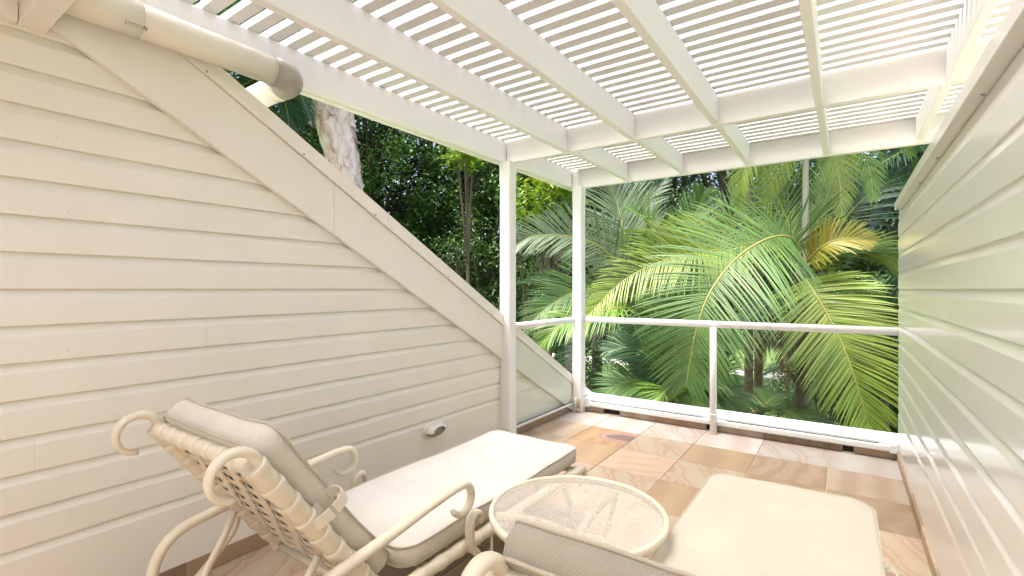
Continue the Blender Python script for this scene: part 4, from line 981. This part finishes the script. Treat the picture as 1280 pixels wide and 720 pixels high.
# wood to the left, beyond the sloping wall
spec = [(470, 14.0, 8.5, 2.3, 'leaf_mid', 'dense glossy tree right beside the pale peeling trunk'),
        (535, 15.5, 8.6, 2.4, 'leaf_dark', 'dark leafy tree in the wood, second along from the peeling trunk'),
        (600, 14.5, 8.0, 2.0, 'leaf_mid', 'dark green tree seen just beside the first white post'),
        (660, 16.5, 9.0, 2.4, 'leaf_dark', 'tall dark tree seen between the two white posts'),
        (380, 15.0, 9.0, 2.6, 'leaf_dark', 'dark tree behind the pale peeling trunk'),
        (300, 13.0, 9.5, 2.6, 'leaf_dark', 'dark tree behind the palm under the drain pipe')]
for i, (px_, fw, h, cr_, mt, lb) in enumerate(spec):
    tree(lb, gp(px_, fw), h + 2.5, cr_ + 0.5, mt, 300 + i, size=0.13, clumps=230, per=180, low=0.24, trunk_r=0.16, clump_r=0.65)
spec = [(745, 19, 9.5, 2.8, 'leaf_dark', 'shaded tree behind the white corner post'), (830, 21, 10.5, 3.0, 'leaf_mid', 'broad tree behind the greyish palm fronds'),
        (905, 18, 9.5, 2.6, 'leaf_dark', 'dark tree behind the arching palm fronds, letting the sky through'), (990, 22, 10.5, 3.2, 'leaf_dark', 'tree standing behind the slender pale palm stem'),
        (1075, 17, 9.0, 2.8, 'leaf_dark', 'dark tree behind the yellowed palm frond'), (1150, 15, 9.0, 2.8, 'leaf_dark', 'dark tree by the end of the glossy wall'), (1250, 16, 9.0, 3.0, 'leaf_mid', 'tree behind the glossy wall')]
for i, (px_, fw, h, cr_, mt, lb) in enumerate(spec):
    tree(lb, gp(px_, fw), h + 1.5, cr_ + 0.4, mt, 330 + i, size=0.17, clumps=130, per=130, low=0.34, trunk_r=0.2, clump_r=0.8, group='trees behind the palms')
# slim understorey trees
for i in range(11):
    px_ = (455, 490, 515, 548, 572, 596, 612, 655, 672, 690, 706)[i]
    tree(('thin dark sapling in the shady wood',)[0], gp(px_, 10.5 + (i*37 % 7)*0.5), 5.2 + (i % 3)*0.5, 0.7, 'leaf_mid' if i % 3 else 'leaf_dark', 360 + i, size=0.10, clumps=22, per=55, low=0.38, trunk_r=0.05, clump_r=0.38, name='sapling', group='thin saplings in the shady wood', lean=(((i*13) % 5 - 2)*0.12, 0))
# young trees with bright leaves
tree('young tree with bright yellow-green leaves between the two white posts', gp(686, 9.6), 6.3, 0.7, 'leaf_bright', 401, size=0.16, clumps=22, per=44, low=0.88, trunk_r=0.05, clump_r=0.34, name='young_tree', group='young bright-leaved trees')
tree('young tree with bright leaves showing beside the first white post under the beam', gp(590, 10.0), 7.3, 0.45, 'leaf_bright', 402, size=0.16, clumps=14, per=36, low=0.93, trunk_r=0.05, clump_r=0.30, name='young_tree', group='young bright-leaved trees')
# paperbark
pb = tag(empty('paperbark_tree', gp(428, 9.2)), 'paperbark tree with thick pale peeling double trunk above the sloping wall', 'tree')
pz_ = pb.location
def stem(pix, r0, r1, name, seed):
    rnd = random.Random(seed); P = cr([(0, 0, -0.1)] + [Vector(q) - pz_ for q in pix], 46)
    mb = MB(); mb.tube(P, [r0 + (r1 - r0)*i/45 for i in range(46)], 18)
    mb.v = [tuple(Vector(v) + Vector((rnd.gauss(0, .016), rnd.gauss(0, .016), 0))) for v in mb.v]
    o = mb.build(name, M['paperbark'], pb)
    for i in range(36):                     # loose curls of bark
        k = rnd.randrange(12, 45); a = rnd.uniform(0, 6.28); rr = (r0 + (r1-r0)*k/45) * 1.02
        c = P[k] + Vector((math.cos(a)*rr, math.sin(a)*rr, 0)); s_ = Vector((-math.sin(a), math.cos(a), 0)); u = Vector((math.cos(a), math.sin(a), 0)); w_ = rnd.uniform(.03, .08); h = rnd.uniform(.10, .35)
        vs = []
        for j in range(4):
            for i2 in (-1, 1): vs.append(c + s_*w_*i2*(1 - 0.15*j) + Vector((0, 0, -h*j/3)) + u*(0.012*j*j*rnd.uniform(.4, 1.2)))
        MB().add(vs, [(j*2, j*2+1, j*2+3, j*2+2) for j in range(3)], 0, True).build('bark_flake', M['paperbark'], o)
    return o
stem([at(440, 300, 9.2), at(428, 215, 9.1), at(407, 140, 9.0), at(394, 60, 8.9), at(378, -60, 8.9)], 0.31, 0.16, 'trunk', 1)
stem([at(442, 300, 9.3), at(438, 215, 9.2), at(431, 150, 9.2), at(434, 60, 9.4), at(448, -60, 9.5)], 0.24, 0.13, 'trunk', 2)
cw = MB(); rnd = random.Random(9)
for i in range(60):
    c = at(rnd.uniform(250, 560), rnd.uniform(-160, 40), rnd.uniform(8.2, 10.5)); leaf_cloud(cw, c, 0.5, 110, 0.12, rnd, o0=pz_)
me = bpy.data.meshes.new('crown'); me.from_pydata(cw.v, [], cw.f); me.materials.append(M['leaf_mid']); link('crown', me, pb)

# shrubs closing the foot of the wood, far wood as one mass
for i, (px_, fw, hh_) in enumerate([(500, 12.5, 2.4), (560, 12.0, 2.4), (620, 12.5, 3.2), (680, 12, 3.8), (720, 13.5, 3.6), (1030, 12.5, 3.4), (1080, 11.5, 4.6), (1150, 11, 4.6), (852, 15, 3.0)]):
    rnd = random.Random(500 + i); b_ = Vector(gp(px_, fw)); rt = tag(empty('shrub', b_), ('low dark shrub at the foot of the wood' if i < 5 else 'low dark shrub under the palms beyond the railing'), 'shrub', ('shrubs in the wood' if i < 5 else 'shrubs under the palms'))
    mb = MB()
    for k in range(int(20*hh_)): leaf_cloud(mb, b_ + Vector((rnd.uniform(-1.1, 1.1), rnd.uniform(-1.1, 1.1), rnd.uniform(0.2, hh_))), 0.45, 90, 0.13, rnd, o0=b_)
    me = bpy.data.meshes.new('foliage'); me.from_pydata(mb.v, [], mb.f); me.materials.append(M['leaf_dark' if i % 2 else 'leaf_mid']); link('foliage', me, rt)
    st = MB()
    for k in range(7):
        a = rnd.uniform(0, 6.28); st.tube(cr([(0, 0, -0.05), (math.cos(a)*.3, math.sin(a)*.3, .7), (math.cos(a)*.8, math.sin(a)*.8, 1.6)], 6), 0.018, 5)
    st.build('stems', M['bark'], rt)
fw_ = MB(); rnd = random.Random(77)
for i in range(900):
    a = rnd.uniform(0, 1400) - 60; d = rnd.uniform(34, 46); hh = rnd.uniform(0, 1)
    p = at(a, 361, d); p.z = GZ + 0.5 + hh*13
    leaf_cloud(fw_, p, 1.5, 62, 0.5, rnd)
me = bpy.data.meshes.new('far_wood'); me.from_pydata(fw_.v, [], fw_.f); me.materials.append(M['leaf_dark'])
tag(link('far_wood', me), 'far dark wood closing the view beyond the lawn', 'wood', kind='stuff')
